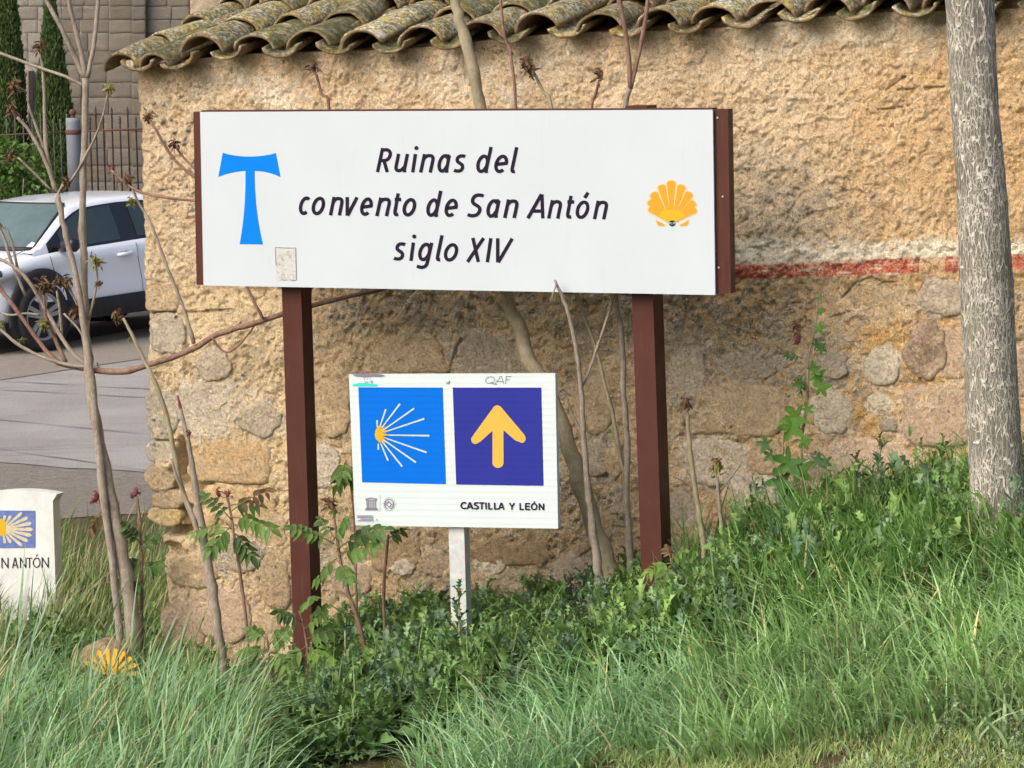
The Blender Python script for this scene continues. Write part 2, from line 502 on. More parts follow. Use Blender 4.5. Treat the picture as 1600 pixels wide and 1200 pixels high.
def m_paint():
    t = NT('white_car_paint'); c = t.coord()
    n1 = t.noise(c, 2.5, 4, .6)
    cc = t.mix(n1, (.66, .71, .78, 1), (.74, .78, .84, 1))
    return t.fin(cc, .22, None, 0, .5, **{'Coat Weight': .6, 'Coat Roughness': .08})
M['carpaint'] = m_paint()
M['carblack'] = simple('black_plastic', (.022, .023, .027), .6, .3, 20)
M['cartrim'] = simple('gloss_black_trim', (.012, .012, .016), .25, .1, 20, .5)
M['glass'] = simple('tinted_glass', (.030, .045, .045), .06, .3, 1.5, .6)
M['glassfront'] = simple('windscreen_glass', (.085, .125, .125), .10, .35, 2.0, .6)
M['tyre'] = simple('tyre_rubber', (.026, .025, .026), .85, .3, 30)
M['alloy'] = simple('alloy_rim', (.30, .31, .33), .35, .08, 20, .5, .4)

# ================================================================= SETTING
GZ = CAMZ - 3.5                                       # level of the road and the yard behind
ctrl = []
for px, py, kind, v in [
    (465, 1085, 'off', 0), (715, 1018, 'off', 0), (1020, 940, 'off', 0), (1280, 890, 'off', 0), (1555, 866, 'off', .05),
    (240, 1050, 'off', WOFF), (560, 1000, 'off', WOFF), (900, 932, 'off', WOFF), (1200, 850, 'off', WOFF), (1450, 800, 'off', WOFF), (1620, 770, 'off', WOFF),
    (300, 1200, 'Y', 12.6), (0, 1200, 'Y', 12.6), (-150, 1200, 'Y', 12.6), (720, 1200, 'Y', 12.35), (1000, 1165, 'Y', 12.0), (1250, 1150, 'Y', 11.6), (1600, 1100, 'Y', 11.3),
    (1600, 1200, 'Y', 10.9), (1750, 1060, 'Y', 11.3), (1200, 1260, 'Y', 11.0),
    (0, 1035, 'Y', 14.8), (150, 1015, 'Y', 15.0), (-150, 1035, 'Y', 14.8), (100, 905, 'Y', 18.), (230, 905, 'Y', 18.), (-150, 905, 'Y', 18.)]:
    p = at(px, py, v) if kind == 'off' else atY(px, py, v)
    ctrl.append(p)
for x, y, z in [(-3, 22, GZ + .16), (-1, 22, GZ + .16), (-6, 22, GZ + .16), (-3, 25, GZ), (0, 25, GZ), (-8, 26, GZ), (-6, 34, GZ), (0, 34, GZ), (-12, 34, GZ), (-3, 44, GZ), (8, 44, GZ), (-12, 44, GZ),
                (0, 0, 1.15), (0, 5, .85), (-4, 5, .7), (5, 5, .95), (6, 11, .6), (-6, 12, -.1), (-8, 18, -.4), (5, 14, .7), (6, 18, .5), (0, 18, .0), (3, 16, .4), (8, 26, 0)]:
    ctrl.append(np.array([x, y, z], float))
ctrl = np.array(ctrl)
def _tps(r2): return np.where(r2 > 1e-9, .5 * r2 * np.log(np.maximum(r2, 1e-9)), 0)
_n = len(ctrl)
_d2 = ((ctrl[:, None, :2] - ctrl[None, :, :2]) ** 2).sum(-1)
_A = np.zeros((_n + 3, _n + 3)); _A[:_n, :_n] = _tps(_d2) + np.eye(_n) * .05
_A[:_n, _n] = 1; _A[:_n, _n + 1:] = ctrl[:, :2]; _A[_n:, :_n] = _A[:_n, _n:].T
_w = np.linalg.solve(_A, np.concatenate([ctrl[:, 2], [0, 0, 0]]))
def terrain(x, y):
    x = np.atleast_1d(np.asarray(x, float)); y = np.atleast_1d(np.asarray(y, float))
    xc = np.clip(x, -12, 9); yc = np.clip(y, -2, 46)
    r2 = (xc[..., None] - ctrl[:, 0]) ** 2 + (yc[..., None] - ctrl[:, 1]) ** 2
    z = _tps(r2) @ _w[:_n] + _w[_n] + _w[_n + 1] * xc + _w[_n + 2] * yc
    far = sst(19.5, 24.5, y)                           # the yard and road are level
    lev = GZ + .16 * sst(25, 21.5, y)
    z = np.where(y > 19.5, z * (1 - far) + lev * far, z)
    return np.clip(z, -1.2, 1.6)
def tz(x, y): return float(terrain(x, y)[0])

xs = np.concatenate([[-600, -200, -80, -40, -20, -13], np.arange(-9, 6.01, .1), [7, 9, 13, 20, 40, 80, 200, 600]])
ys = np.concatenate([[-200, -60, -20, -8, -2, 2, 5, 7.5, 9], np.arange(9.6, 19, .1), np.arange(19, 46, .6), [50, 60, 90, 160, 400, 1200]])
XX, YY = np.meshgrid(xs, ys)
ZZ = np.stack([terrain(XX[i], YY[i]) for i in range(len(ys))])
near = (np.abs(XX + 1.5) < 7) & (YY > 9) & (YY < 19)
ZZ = ZZ + near * (.05 * (fbm(XX * 2.5, YY * 2.5, 4, 3) - .5) + .02 * (fbm(XX * 9, YY * 9, 2, 5) - .5))
nx, ny = len(xs), len(ys)
idx = np.arange(nx * ny).reshape(ny, nx)
F = np.stack([idx[:-1, :-1], idx[:-1, 1:], idx[1:, 1:], idx[1:, :-1]], -1).reshape(-1, 4)
ground = obj('ground', np.stack([XX, YY, ZZ], -1).reshape(-1, 3), F, M['soil'], smooth=True)
tag(ground, 'earth bank sloping from the wall down to the road', kind='structure')

def sheet(name, x0, x1, y0f, y1f, mat, lift, label, nx=60, ny=16):
    """strip of ground between two edges y0f(x), y1f(x)"""
    xs_ = np.linspace(x0, x1, nx); V = []
    for j in range(ny):
        for x in xs_:
            a, b = y0f(x), y1f(x); y = a + (b - a) * j / (ny - 1)
            V.append((x, y, tz(x, y) + lift))
    F = [(j * nx + i, j * nx + i + 1, (j + 1) * nx + i + 1, (j + 1) * nx + i) for j in range(ny - 1) for i in range(nx - 1)]
    o = obj(name, V, F, mat, smooth=True)
    return tag(o, label, kind='structure')
def edge(px0, py0, px1, py1, wob=0.0, seed=0):
    """ground line through two picture points on the level road"""
    def g(px, py):
        d = ray(px, py); t = (GZ - CAMZ) / d[2]; return CAM + d * t
    a, b = g(px0, py0), g(px1, py1)
    return lambda x: a[1] + (b[1] - a[1]) * (x - a[0]) / (b[0] - a[0]) + wob * float(fbm(x * 1.7, 3.1, 4, seed) - .5)
e_near = edge(0, 722, 228, 740, .5, 1)
e_far = edge(0, 592, 228, 560, .4, 2)
e_curb = edge(0, 556, 228, 515, .12, 4)
e_gr = edge(0, 850, 228, 835, .8, 6)
sheet('road', -14, 10, e_near, e_far, M['asphalt'], .012, 'pale worn asphalt road behind the wall corner', 120, 24)
sheet('gravel_shoulder', -14, 10, lambda x: e_gr(x) , lambda x: e_near(x) + .12, M['gravel'], .006, 'dark gravel shoulder between road and grass')
sheet('sandy_strip', -14, 10, lambda x: e_far(x) - .2, lambda x: e_curb(x) + .05, M['sand'], .018, 'pale sandy strip along the parking place')
sheet('parking_asphalt', -14, 10, e_curb, lambda x: 43.5, M['darkasphalt'], .024, 'dark asphalt under the parked car')
for k, (a, b, c, d) in enumerate([(0, 612, 228, 625), (0, 660, 228, 681), (0, 706, 228, 738), (-20, 598, 228, 611)]):
    f = edge(a, b, c, d, .10, 10 + k)
    sheet('tar_crack', -9, 3, f, lambda x, f=f: f(x) + .022 + .012 * math.sin(x * 7), M['crack'], .020, 'thin dark crack running along the road', 160, 2)

# ---------------------------------------------------------------- old stone building with tiled eave
C0 = at(228, 600, WOFF)                                # left corner of the wall
def W(s, z, d=0.0):
    """point of the wall: s metres right of the corner, height z, d metres proud"""
    s = np.asarray(s, float)[..., None]; z = np.asarray(z, float)[..., None]; d = np.asarray(d, float)[..., None]
    return np.array([C0[0], C0[1], 0]) + u_ * s + z_ * z + n_ * d
def st(px, py, off=WOFF):
    p = at(px, py, off); return float(np.dot(p - C0, u_)), float(p[2])
house = empty('stone_building', (C0[0], C0[1], tz(C0[0], C0[1])),
              'rough rendered stone building with lichen covered tile eave behind the signs', 'building')

def eave(px): return 50 - .069 * (px - 477) + 4 * math.sin(px * .013)      # picture height of the tile crests
EOFF = WOFF + .13
sE = np.array([st(p, eave(p), EOFF) for p in np.linspace(150, 1800, 30)])
def eave_z(s): return np.interp(s, sE[:, 0], sE[:, 1])
s_vis = st(1660, 600)[0]; S_MAX = 6.0
ss = np.concatenate([np.arange(0, s_vis, .0062), np.linspace(s_vis, S_MAX, 40)[1:]])
NV = 430
vv = np.linspace(0, 1, NV)
zb = -0.25
SS, VV = np.meshgrid(ss, vv)
ZT = eave_z(SS) - .085
Z = zb + (ZT - zb) * VV
# picture coordinates of the wall points (only used to lay out stains and stones where they are)
PXw, PYw = proj(W(SS, Z).reshape(-1, 3)); PXw = PXw.reshape(SS.shape); PYw = PYw.reshape(SS.shape)
ey = np.array([60, 130, 300, 445, 500, 560, 640, 700, 800, 832, 900, 1000, 1100]); ex = np.array([232, 226, 230, 227, 229, 224, 225, 222, 230, 240, 243, 255, 262])
E = (np.interp(PYw, ey, ex) - 228) / 372.0
SX = SS + E * (1 - sst(0, .35, SS)) + .016 * (fbm(Z * 22, 1.7, 4, 8) - .5) * (1 - sst(0, .2, SS))
nz = lambda f, o, sd, fy=1.0: fbm(SS * f, Z * f * fy, o, sd)
lowz = sst(425, 452, PYw + 18 * (nz(5, 3, 41) - .5) + np.where(PXw < 480, -6, 0))     # 1 below the render
D = .030 * (nz(2.2, 3, 1) - .5) + .020 * (nz(8, 3, 2) - .5)
D += .008 * (nz(24, 3, 3) - .5) + .010 * (nz(62, 2, 4) - .5)
fl = nz(30, 3, 5); D += .0035 * sst(.50, .56, fl) * (1 - lowz) + .005 * sst(.52, .60, nz(14, 4, 6))
D -= .008 * sst(.62, .74, nz(40, 2, 9))
D -= .012 * lowz
D -= .035 * np.clip(1 - SS / .05, 0, 1) ** 2
def blob(cx, cy, rx, ry, warp=.35, sd=0):
    w = 1 + warp * 2 * (fbm(PXw / 22., PYw / 22., 3, 60 + sd) - .5)
    return np.sqrt(((PXw - cx) / rx) ** 2 + ((PYw - cy) / ry) ** 2) * w
for (cx, cy, rx, ry, dp) in [(284, 718, 11, 34, .10), (303, 758, 26, 9, .08), (262, 829, 34, 10, .10), (232, 694, 4, 22, .05), (285, 800, 10, 30, .07),
                             (258, 862, 22, 14, .05), (252, 690, 28, 3, .03), (276, 745, 12, 20, .06), (355, 885, 40, 4, .03), (395, 868, 4, 18, .025), (250, 765, 30, 3, .025),
                             (245, 782, 32, 3, .03), (300, 905, 40, 5, .03), (290, 560, 5, 40, .012), (1545, 22, 16, 14, .05), (1470, 30, 14, 12, .04)]:
    D -= dp * sst(1.15, .55, blob(cx, cy, rx, ry))
def polyd(pts):
    d = np.full(PXw.shape, 1e9)
    for (ax, ay), (bx, by) in zip(pts[:-1], pts[1:]):
        t = np.clip(((PXw - ax) * (bx - ax) + (PYw - ay) * (by - ay)) / ((bx - ax) ** 2 + (by - ay) ** 2), 0, 1)
        d = np.minimum(d, np.hypot(PXw - ax - t * (bx - ax), PYw - ay - t * (by - ay)))
    return d + 4 * (fbm(PXw / 9., PYw / 9., 2, 77) - .5)
crk = np.zeros(PXw.shape)
for pts, w in [([(1313, 466), (1336, 443), (1360, 434), (1384, 441), (1405, 440)], 2.2), ([(1288, 498), (1312, 492), (1325, 488)], 1.5), ([(226, 487), (300, 488), (360, 484)], 1.6),
               ([(300, 750), (350, 750), (400, 757)], 1.8), ([(754, 75), (768, 80), (777, 84), (784, 80)], 1.6), ([(1385, 140), (1400, 130), (1412, 120)], 2), ([(1370, 172), (1395, 170), (1420, 165)], 2.2),
               ([(690, 605), (705, 560), (720, 530)], 3.0), ([(860, 905), (905, 870), (935, 850)], 2.5), ([(1405, 140), (1440, 138), (1478, 136)], 1.5), ([(1060, 680), (1150, 678), (1215, 676)], 2.0), ([(1165, 745), (1160, 705), (1150, 690)], 1.8)]:
    c = sst(w, w * .3, polyd(pts)); crk = np.maximum(crk, c)
D -= .012 * crk

STONES = [  # picture centre, size in picture pixels, proud height, material, squareness
    (1374, 475, 88, 58, .012, 'tan', 2.6), (1474, 463, 74, 56, .020, 'grey', 2.6), (1445, 552, 60, 92, .016, 'dark', 2.3), (1489, 550, 56, 78, .016, 'pink', 2.6), (1378, 575, 58, 54, .020, 'white', 2.4),
    (1372, 628, 34, 30, .012, 'white', 2.2), (1386, 664, 26, 20, .012, 'grey', 2.2), (1463, 650, 102, 94, .014, 'pink', 4.5), (1296, 645, 60, 66, .018, 'white', 2.5),
    (1356, 722, 152, 66, .016, 'pink', 3.5), (1300, 570, 46, 42, .012, 'grey', 2.3), (1164, 640, 134, 78, .012, 'tan', 3.0), (1166, 572, 92, 46, .008, 'grey', 2.4), (1072, 585, 56, 84, .012, 'grey', 2.6),
    (1116, 722, 98, 70, .014, 'white', 2.8), (1195, 715, 56, 52, .010, 'tan', 2.6), (1184, 765, 76, 48, .012, 'white', 2.6), (1592, 585, 44, 74, .014, 'pink', 3), (1596, 690, 44, 70, .014, 'tan', 3),
    (1060, 795, 56, 50, .014, 'grey', 2.5), (645, 556, 108, 58, .014, 'tan', 3.0), (762, 555, 102, 66, .016, 'grey', 2.3), (508, 728, 44, 64, .016, 'white', 2.6), (520, 640, 58, 92, .010, 'tan', 3),
    (933, 715, 40, 54, .018, 'grey', 2.4), (958, 720, 26, 48, .014, 'tan', 2.4), (800, 862, 130, 40, .014, 'brown', 3), (612, 866, 84, 54, .012, 'brown', 3), (681, 880, 46, 40, .016, 'pink', 2.4),
    (630, 886, 36, 26, .02, 'white', 2.3), (771, 885, 38, 24, .02, 'white', 2.3), (900, 900, 74, 62, .02, 'grey', 2.6), (548, 905, 62, 50, .014, 'pink', 2.6), (925, 630, 54, 92, .010, 'tan', 3),
    (251, 706, 46, 32, .018, 'white', 5), (247, 748, 46, 40, .030, 'tan', 2.4), (262, 780, 52, 30, .030, 'tan', 2.4), (258, 808, 52, 30, .026, 'ochre', 2.6), (357, 722, 132, 66, .014, 'orange', 6),
    (322, 640, 96, 84, .010, 'white', 2.5), (406, 655, 66, 50, .010, 'grey', 2.5), (334, 572, 52, 50, .016, 'grey', 2.3), (258, 522, 56, 64, .014, 'white', 3), (252, 645, 52, 70, .016, 'white', 4),
    (375, 790, 112, 62, .014, 'orange', 3.5), (368, 868, 78, 48, .014, 'grey', 2.7), (428, 905, 44, 90, .014, 'tan', 2.7), (300, 895, 76, 46, .03, 'tan', 2.6), (345, 960, 84, 80, .012, 'pink', 3),
    (282, 975, 66, 76, .012, 'pink', 3), (252, 464, 54, 46, .014, 'tan', 5), (300, 775, 30, 26, .05, 'tan', 2.6), (318, 820, 38, 36, .03, 'orange', 2.6), (420, 830, 50, 48, .012, 'tan', 2.8), (410, 990, 60, 60, .014, 'tan', 2.6),
    (1430, 750, 60, 44, .012, 'tan', 3), (1500, 735, 40, 36, .012, 'white', 3), (1270, 740, 44, 50, .014, 'grey', 2.5)]
# natural colours of the render, stones, lime, lichen and dirt, with some board shadow painted in
def C(*c): return np.array(c, float)
col = np.ones(PXw.shape + (3,)) * C(.52, .395, .26)
def lay(m, c, k=1.0):
    global col
    m = np.clip(m * k, 0, 1)[..., None]; col = col * (1 - m) + C(*c) * m
big = nz(3.0, 4, 20); med = nz(9, 4, 21); fin = nz(28, 4, 22)
lay(sst(.45, .62, med), (.56, .46, .33), .7)
lay(sst(1230, 1420, PXw + 240 * (big - .5)) * sst(40, 110, PYw + 60 * (med - .5)), (.50, .325, .155), .70)
for cx, cy, rx, ry, k in [(430, 140, 55, 40, .7), (470, 95, 60, 22, .4), (690, 115, 90, 45, .7), (800, 140, 26, 55, .95), (820, 95, 50, 22, .6), (905, 90, 50, 40, .5), (1230, 55, 60, 45, .75),
                          (1330, 55, 70, 28, .7), (1440, 30, 60, 26, .7), (1170, 45, 40, 40, .45), (265, 140, 40, 25, .4), (345, 120, 50, 30, .35), (1440, 60, 50, 40, .4)]:
    lay(sst(1.1, .45, blob(cx, cy, rx, ry, .8, 3)) * sst(.3, .6, fin), (.64, .585, .49), k)
lay(sst(1.05, .4, blob(1205, 320, 110, 110, .6, 5)) * sst(.35, .6, med * .5 + fin * .5), (.25, .22, .18), .5)  # grey patches right of the board: lichen, with its soft shadow painted in
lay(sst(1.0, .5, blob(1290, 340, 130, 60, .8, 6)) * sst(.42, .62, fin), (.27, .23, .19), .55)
# lower masonry
lay(lowz * (PXw < 480), (.57, .455, .295))
lay(lowz * sst(455, 500, PXw) * sst(1110, 1000, PXw), (.40, .30, .18))
lay(lowz * sst(1040, 1140, PXw), (.47, .29, .115))
lay(lowz * sst(.48, .64, med), (.52, .40, .26), .55)
lay(lowz * sst(.50, .62, big) * sst(480, 520, PXw), (.33, .26, .17), .6)
dirt_and_shade = sst(560, 470, PYw + 90 * (med - .5)) * lowz * sst(485, 520, PXw) * sst(1320, 1230, PXw)
lay(dirt_and_shade * sst(.34, .58, fin), (.16, .145, .12), .78)  # grey stain under the board, with part of its shade painted in
lay(lowz * sst(.52, .66, nz(5, 4, 88)) * sst(.42, .58, fin) * sst(470, 500, PXw), (.30, .275, .235), .6)
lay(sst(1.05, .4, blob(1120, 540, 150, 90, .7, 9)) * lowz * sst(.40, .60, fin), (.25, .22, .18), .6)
lay(sst(1.0, .4, blob(1080, 620, 60, 60, .7, 10)) * lowz * sst(.4, .6, fin), (.31, .285, .25), .7)
lay(sst(1.0, .35, blob(330, 640, 110, 60, .7, 11)) * sst(.45, .6, fin), (.55, .50, .42), .8)
lay(sst(1.0, .4, blob(370, 560, 100, 70, .7, 12)) * sst(.46, .6, fin), (.26, .22, .16), .6)
lay(sst(1.0, .4, blob(900, 780, 110, 110, .7, 13)) * sst(.44, .6, fin), (.24, .225, .20), .8)
lay(sst(1.0, .4, blob(700, 850, 130, 40, .7, 14)) * sst(.44, .6, fin), (.22, .18, .13), .7)
lay(sst(1.0, .4, blob(350, 960, 90, 80, .7, 15)), (.48, .35, .235), .7)
lay(sst(640, 560, PYw) * lowz * sst(1290, 1370, PXw) * sst(1480, 1400, PXw) * sst(.5, .62, med), (.46, .35, .22), .8)
# white lime band and the worn red painted band
wb = sst(366, 384, PYw + 16 * (med - .5)) * sst(416, 408, PYw + .03 * (PXw - 1150)) * sst(1095, 1130, PXw)
lay(wb * sst(.15, .42, fin), (.66, .615, .53), .95)
yt = 414 - .031 * (PXw - 1150) - 3 * sst(1250, 1500, PXw); yb = 437 - .034 * (PXw - 1150)
red = sst(yt - 2, yt + 2, PYw + 5 * (fin - .5)) * sst(yb + 2, yb - 2, PYw + 5 * (fin - .5)) * sst(1090, 1100, PXw)
red *= np.where((PXw > 1437) & (PXw < 1478), .12, 1)
scr = fbm(PXw / 60., PYw / 1.6, 3, 91)
hold = sst(.36, .50, scr + .16 * (fbm(PXw / 40., PYw / 9., 3, 92) - .5) + np.interp(PXw, [1140, 1170, 1200, 1250, 1290, 1340, 1430, 1480, 1600], [.4, .3, -.06, -.02, .0, .09, .09, .2, .2]) + .10 * sst(yt + 5, yb, PYw) + .035)
lay(red, (.60, .52, .43), .9)
lay(red * hold, (.40, .075, .042), .95)
for xx in (1254, 1436, 1166): lay(red * sst(2.2, .6, np.abs(PXw - xx)), (.10, .05, .04), .8)
HALO = {'tan': (.50, .39, .26), 'grey': (.36, .325, .285), 'white': (.56, .51, .43), 'dark': (.24, .18, .14), 'brown': (.34, .25, .16), 'pink': (.52, .41, .31), 'orange': (.56, .42, .25), 'ochre': (.50, .37, .19)}
for i, (px, py, w, h, H, mt, sq) in enumerate(STONES):
    lay(sst(1.25, .85, blob(px, py, w * .56, h * .56, .5, i % 30 + 30)) * sst(.3, .5, fin), HALO[mt], .85)
lay(crk, (.14, .11, .08), .7)
# lichen running down under the eave at a few tiles
for cx, cy, rx, ry in [(345, 110, 30, 40), (620, 90, 40, 22), (435, 95, 20, 18), (1075, 60, 60, 22)]:
    lay(sst(1.1, .3, blob(cx, cy, rx, ry, .7, 21)) * sst(.4, .6, fin), (.22, .20, .12), .6)
col *= (1.36 + .24 * big)[..., None] * np.array([1.0, .975, .91])

PT = W(SX, Z, D)
# wrap the sheet round the corner so that the end of the building is closed
back = np.array([.02, .06, .14, .3, .6, 1.2, 2.4, 4.0])
BK = np.stack([PT[:, 0] - n_ * (b + 0 * .02) + u_ * (.02 * (vn(Z[:, :1] * 12, Z[:, :1] * 0 + b * 9, 4) - .5)) for b in back[::-1]], 1)
PT = np.concatenate([BK, PT], 1); col = np.concatenate([np.repeat(col[:, :1], len(back), 1), col], 1)
nyw, nxw = PT.shape[:2]
idx = np.arange(nxw * nyw).reshape(nyw, nxw)
F = np.stack([idx[:-1, :-1], idx[:-1, 1:], idx[1:, 1:], idx[1:, :-1]], -1).reshape(-1, 4)
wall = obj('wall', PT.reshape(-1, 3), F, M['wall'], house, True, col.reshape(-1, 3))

def stone_mesh(w, h, H, sd, rag=.16, sq=3.0, seg=30, rings=7):
    """flat faced field stone, w x h metres, standing H proud; local x along the wall, y out of it, z up"""
    V = []; F = []
    a = np.arange(seg) * 2 * math.pi / seg
    base = (np.abs(np.cos(a)) ** sq + np.abs(np.sin(a)) ** sq) ** (-1 / sq)
    base *= 1 + rag * 2 * (fbm(np.cos(a) * 1.5 + sd * 3.7, np.sin(a) * 1.5 + sd, 5, sd, .62) - .5)
    for r in range(rings):
        q = r / (rings - 1.0); q2 = 1 - (1 - q) ** 1.0
        rad = 1.0 if r == 0 else 1 - .07 * min(1, q * 3) - .84 * max(0, (q - .16) / .84)
        hh = H * (min(1, q * 3.2) ** .6) if r else -.03
        x = np.cos(a) * base * rad * w / 2; z = np.sin(a) * base * rad * h / 2
        hn = (H * .5 + .008) * (fbm(x * 26 + sd, z * 26, 4, sd + 5) - .5) * min(1, q * 3) + H * .5 * (fbm(x * 7 + sd, z * 7, 2, sd + 6) - .5) * min(1, q * 3)
        V += list(np.stack([x, np.full(seg, hh) + hn, z], 1))
    V.append(tuple(np.mean(V[-seg:], 0)))
    for r in range(rings - 1):
        F += [(r * seg + j, (r + 1) * seg + j, (r + 1) * seg + (j + 1) % seg, r * seg + (j + 1) % seg) for j in range(seg)]
    F += [((rings - 1) * seg + j, len(V) - 1, (rings - 1) * seg + (j + 1) % seg) for j in range(seg)]
    return np.array(V), F

for i, (px, py, w, h, H, mt, sq) in enumerate(STONES):
    s, z = st(px, py); k = np.linalg.norm(W(s, z) - CAM) / FPX
    V, F = stone_mesh(w * 1.04 * k / math.cos(TH), h * 1.04 * k, H * .38, i + 1, .34 if sq < 4 else .14, sq, 36, 8)
    di = float(np.median(D[(np.abs(PXw - px) < w * .35) & (np.abs(PYw - py) < h * .35)])) if i else -.01
    Vw = W(s, z, di + .001) + V[:, :1] * u_ + V[:, 1:2] * n_ + V[:, 2:] * z_
    o = obj('stone', Vw, F, M[mt], house, True)

# pebbles and flakes standing out of the render
mb = MB()
prng = random.Random(5)
for i in range(420):
    px = prng.uniform(232, 1600); py = prng.uniform(100, 440) if i % 3 else prng.uniform(440, 900)
    if i < 60: px, py = prng.uniform(235, 310), prng.uniform(130, 330)
    s, z = st(px, py); r = prng.uniform(.004, .009) * (2.0 if i < 60 else 1)
    V, F = stone_mesh(r * 2 * prng.uniform(.8, 1.6), r * 2 * prng.uniform(.6, 1.1), r * .7, i % 9 + 70, .2, 2.2, 8, 3)
    V = W(s, z, .0) + V[:, :1] * u_ + V[:, 1:2] * n_ + V[:, 2:] * z_
    mb.add(V, F)
o = mb.obj('pebbles', M['white'], house, True); o['kind'] = 'stuff'

# roof tiles
SL = R(13)
w_up = -n_ * math.cos(SL) + z_ * math.sin(SL)
ue = W(2.0, eave_z(2.0)) - W(0.0, eave_z(0.0)); ue = ue / np.linalg.norm(ue)
nr = np.cross(ue, w_up); nr = nr / np.linalg.norm(nr)
if nr[2] < 0: nr = -nr
def tile_mesh(hw, H, L, flip, sd, th=.013, na=14, nl=7):
    V = []; F = []
    for side in (0, 1):
        for j in range(nl):
            q = j / (nl - 1.0); k = 1 - .15 * q
            for i in range(na):
                a = R(-84 + 168 * i / (na - 1))
                rx, rh = hw * k - side * th, H * k - side * th
                x = rx * math.sin(a); h = (rh if side == 0 else rh) * math.cos(a)
                nn = .012 * (float(fbm(x * 20 + sd * 5, q * 7, 3, sd)) - .5) if side == (1 if flip else 0) else .005 * (float(fbm(x * 20 + sd * 5, q * 7, 3, sd + 50)) - .5)
                lw = .018 * (float(vn(i * .6 + sd * 7, sd * 3.3, 6)) - .5) if j == 0 else 0
                hh = (h + nn) * (-1 if flip else 1)
                V.append((x, q * L + lw, hh))
    m = na * nl
    for j in range(nl - 1):
        for i in range(na - 1):
            a = j * na + i
            F.append((a, a + 1, a + na + 1, a + na)); F.append((m + a, m + a + na, m + a + na + 1, m + a + 1))
    for i in range(na - 1):
        F.append((i, m + i, m + i + 1, i + 1)); b = (nl - 1) * na + i; F.append((b, b + 1, m + b + 1, m + b))
    for j in range(nl - 1):
        a = j * na; F.append((a, a + na, m + a + na, m + a)); b = a + na - 1; F.append((b, m + b, m + b + na, b + na))
    if flip: F = [f[::-1] for f in F]
    me = mesh_np('roof_tile', np.array(V), F, True)
    me.materials.append(M['tile'])
    return me
covers = [tile_mesh(.108, .086, .44, False, i) for i in range(6)]
pans = [tile_mesh(.085, .052, .44, True, 20 + i) for i in range(6)]
crest_px = [185, 237, 310, 392, 477, 560, 652, 745, 834, 932, 1025, 1112, 1200, 1290, 1380, 1475, 1570, 1668, 1768, 1870]
prng = random.Random(3)
Rm = Matrix(((ue[0], w_up[0], nr[0]), (ue[1], w_up[1], nr[1]), (ue[2], w_up[2], nr[2])))
hl = Vector(house.location)
for ci, px in enumerate(crest_px):
    dy = 12 if ci < 2 else 0
    base = at(px, eave(px) + dy + prng.uniform(-3, 3), EOFF + prng.uniform(-.015, .015)) - nr * .086
    nxt = at(crest_px[ci + 1] if ci + 1 < len(crest_px) else px + 98, eave(px + 90), EOFF) - nr * .086
    for row in range(5):
        for kind in (0, 1):
            if kind == 0:
                p = base + w_up * (row * .33) + nr * (.010 * row * 0 + .004)
                me = covers[prng.randrange(6)]
            else:
                p = (base + nxt) / 2 + w_up * (row * .33 - .012) + nr * (.032)
                me = pans[prng.randrange(6)]
            jit = Matrix.Rotation(R(prng.gauss(0, 3.2)), 3, 'Z') @ Matrix.Rotation(R(prng.uniform(-3.4, 3.4) - 1.6), 3, 'X') @ Matrix.Rotation(R(prng.gauss(0, 5)), 3, 'Y')
            o = inst('roof_tile', me, house)
            sc = prng.uniform(.94, 1.04) * (.8 if ci in (0, 1) and kind == 0 else 1)
            m4 = (Rm @ jit).to_4x4() @ Matrix.Diagonal((sc, 1, prng.uniform(.92, 1.06), 1))
            m4.translation = Vector(p) - hl
            o.matrix_basis = m4
# mortar plug in the last tile and the boards under the tiles
s, z = st(204, 100, EOFF); V, F = stone_mesh(.055, .05, .02, 44, .2, 2.3, 16, 4)
obj('mortar_plug', at(206, 101, EOFF - .03) + V[:, :1] * u_ + V[:, 1:2] * n_ + V[:, 2:] * z_, F, M['white'], house, True)
mb = MB()
a0 = at(232, eave(232), EOFF) - nr * .125 + w_up * .14; a1 = a0 + ue * 7.2
mb.prism([a0, a1, a1 + w_up * 3.9, a0 + w_up * 3.9], -nr * .06)
mb.obj('roof_deck', M['brown'], house)
mb = MB()
b0 = at(232, eave(232), EOFF) - nr * .09 + w_up * 1.7; b1 = b0 + ue * 7.2
mb.prism([b0, b1, b1 + w_up * 2.4, b0 + w_up * 2.4], nr * .05)
mb.obj('upper_roof', M['tile'], house)

# ---------------------------------------------------------------- convent ruin far behind
YB = 44.0
ruin = empty('convent_wall', atY(150, 300, YB) * np.array([1, 1, 0]) + np.array([0, 0, GZ]), 'tall grey ashlar wall of the ruined convent beyond the iron fence', 'building')
def unit_block(sd):
    b = .045; n = 7; V = []
    g = np.array([-.5, -.475, -.25, 0, .25, .475, .5])
    for zz in g:
        for x in g:
            e = min(.5 - abs(x), .5 - abs(zz))
            y = -.5 + (.03 if e < 1e-6 else 0) + .06 * (float(fbm(x * 3 + sd * 9, zz * 3, 3, sd)) - .5)
            V.append((x * (1 + .03 * (float(vn(zz * 6, sd, 3)) - .5)), y, zz))
    F = [(j * n + i, j * n + i + 1, (j + 1) * n + i + 1, (j + 1) * n + i) for j in range(n - 1) for i in range(n - 1)]
    m = len(V); ring = [i for i in range(n)] + [j * n + n - 1 for j in range(1, n)] + [(n - 1) * n + i for i in range(n - 2, -1, -1)] + [j * n for j in range(n - 2, 0, -1)]
    for r in ring: V.append((V[r][0], .5, V[r][2]))
    k = len(ring)
    F += [(ring[(i + 1) % k], ring[i], m + i, m + (i + 1) % k) for i in range(k)]
    return np.array(V), F
blocks = {}
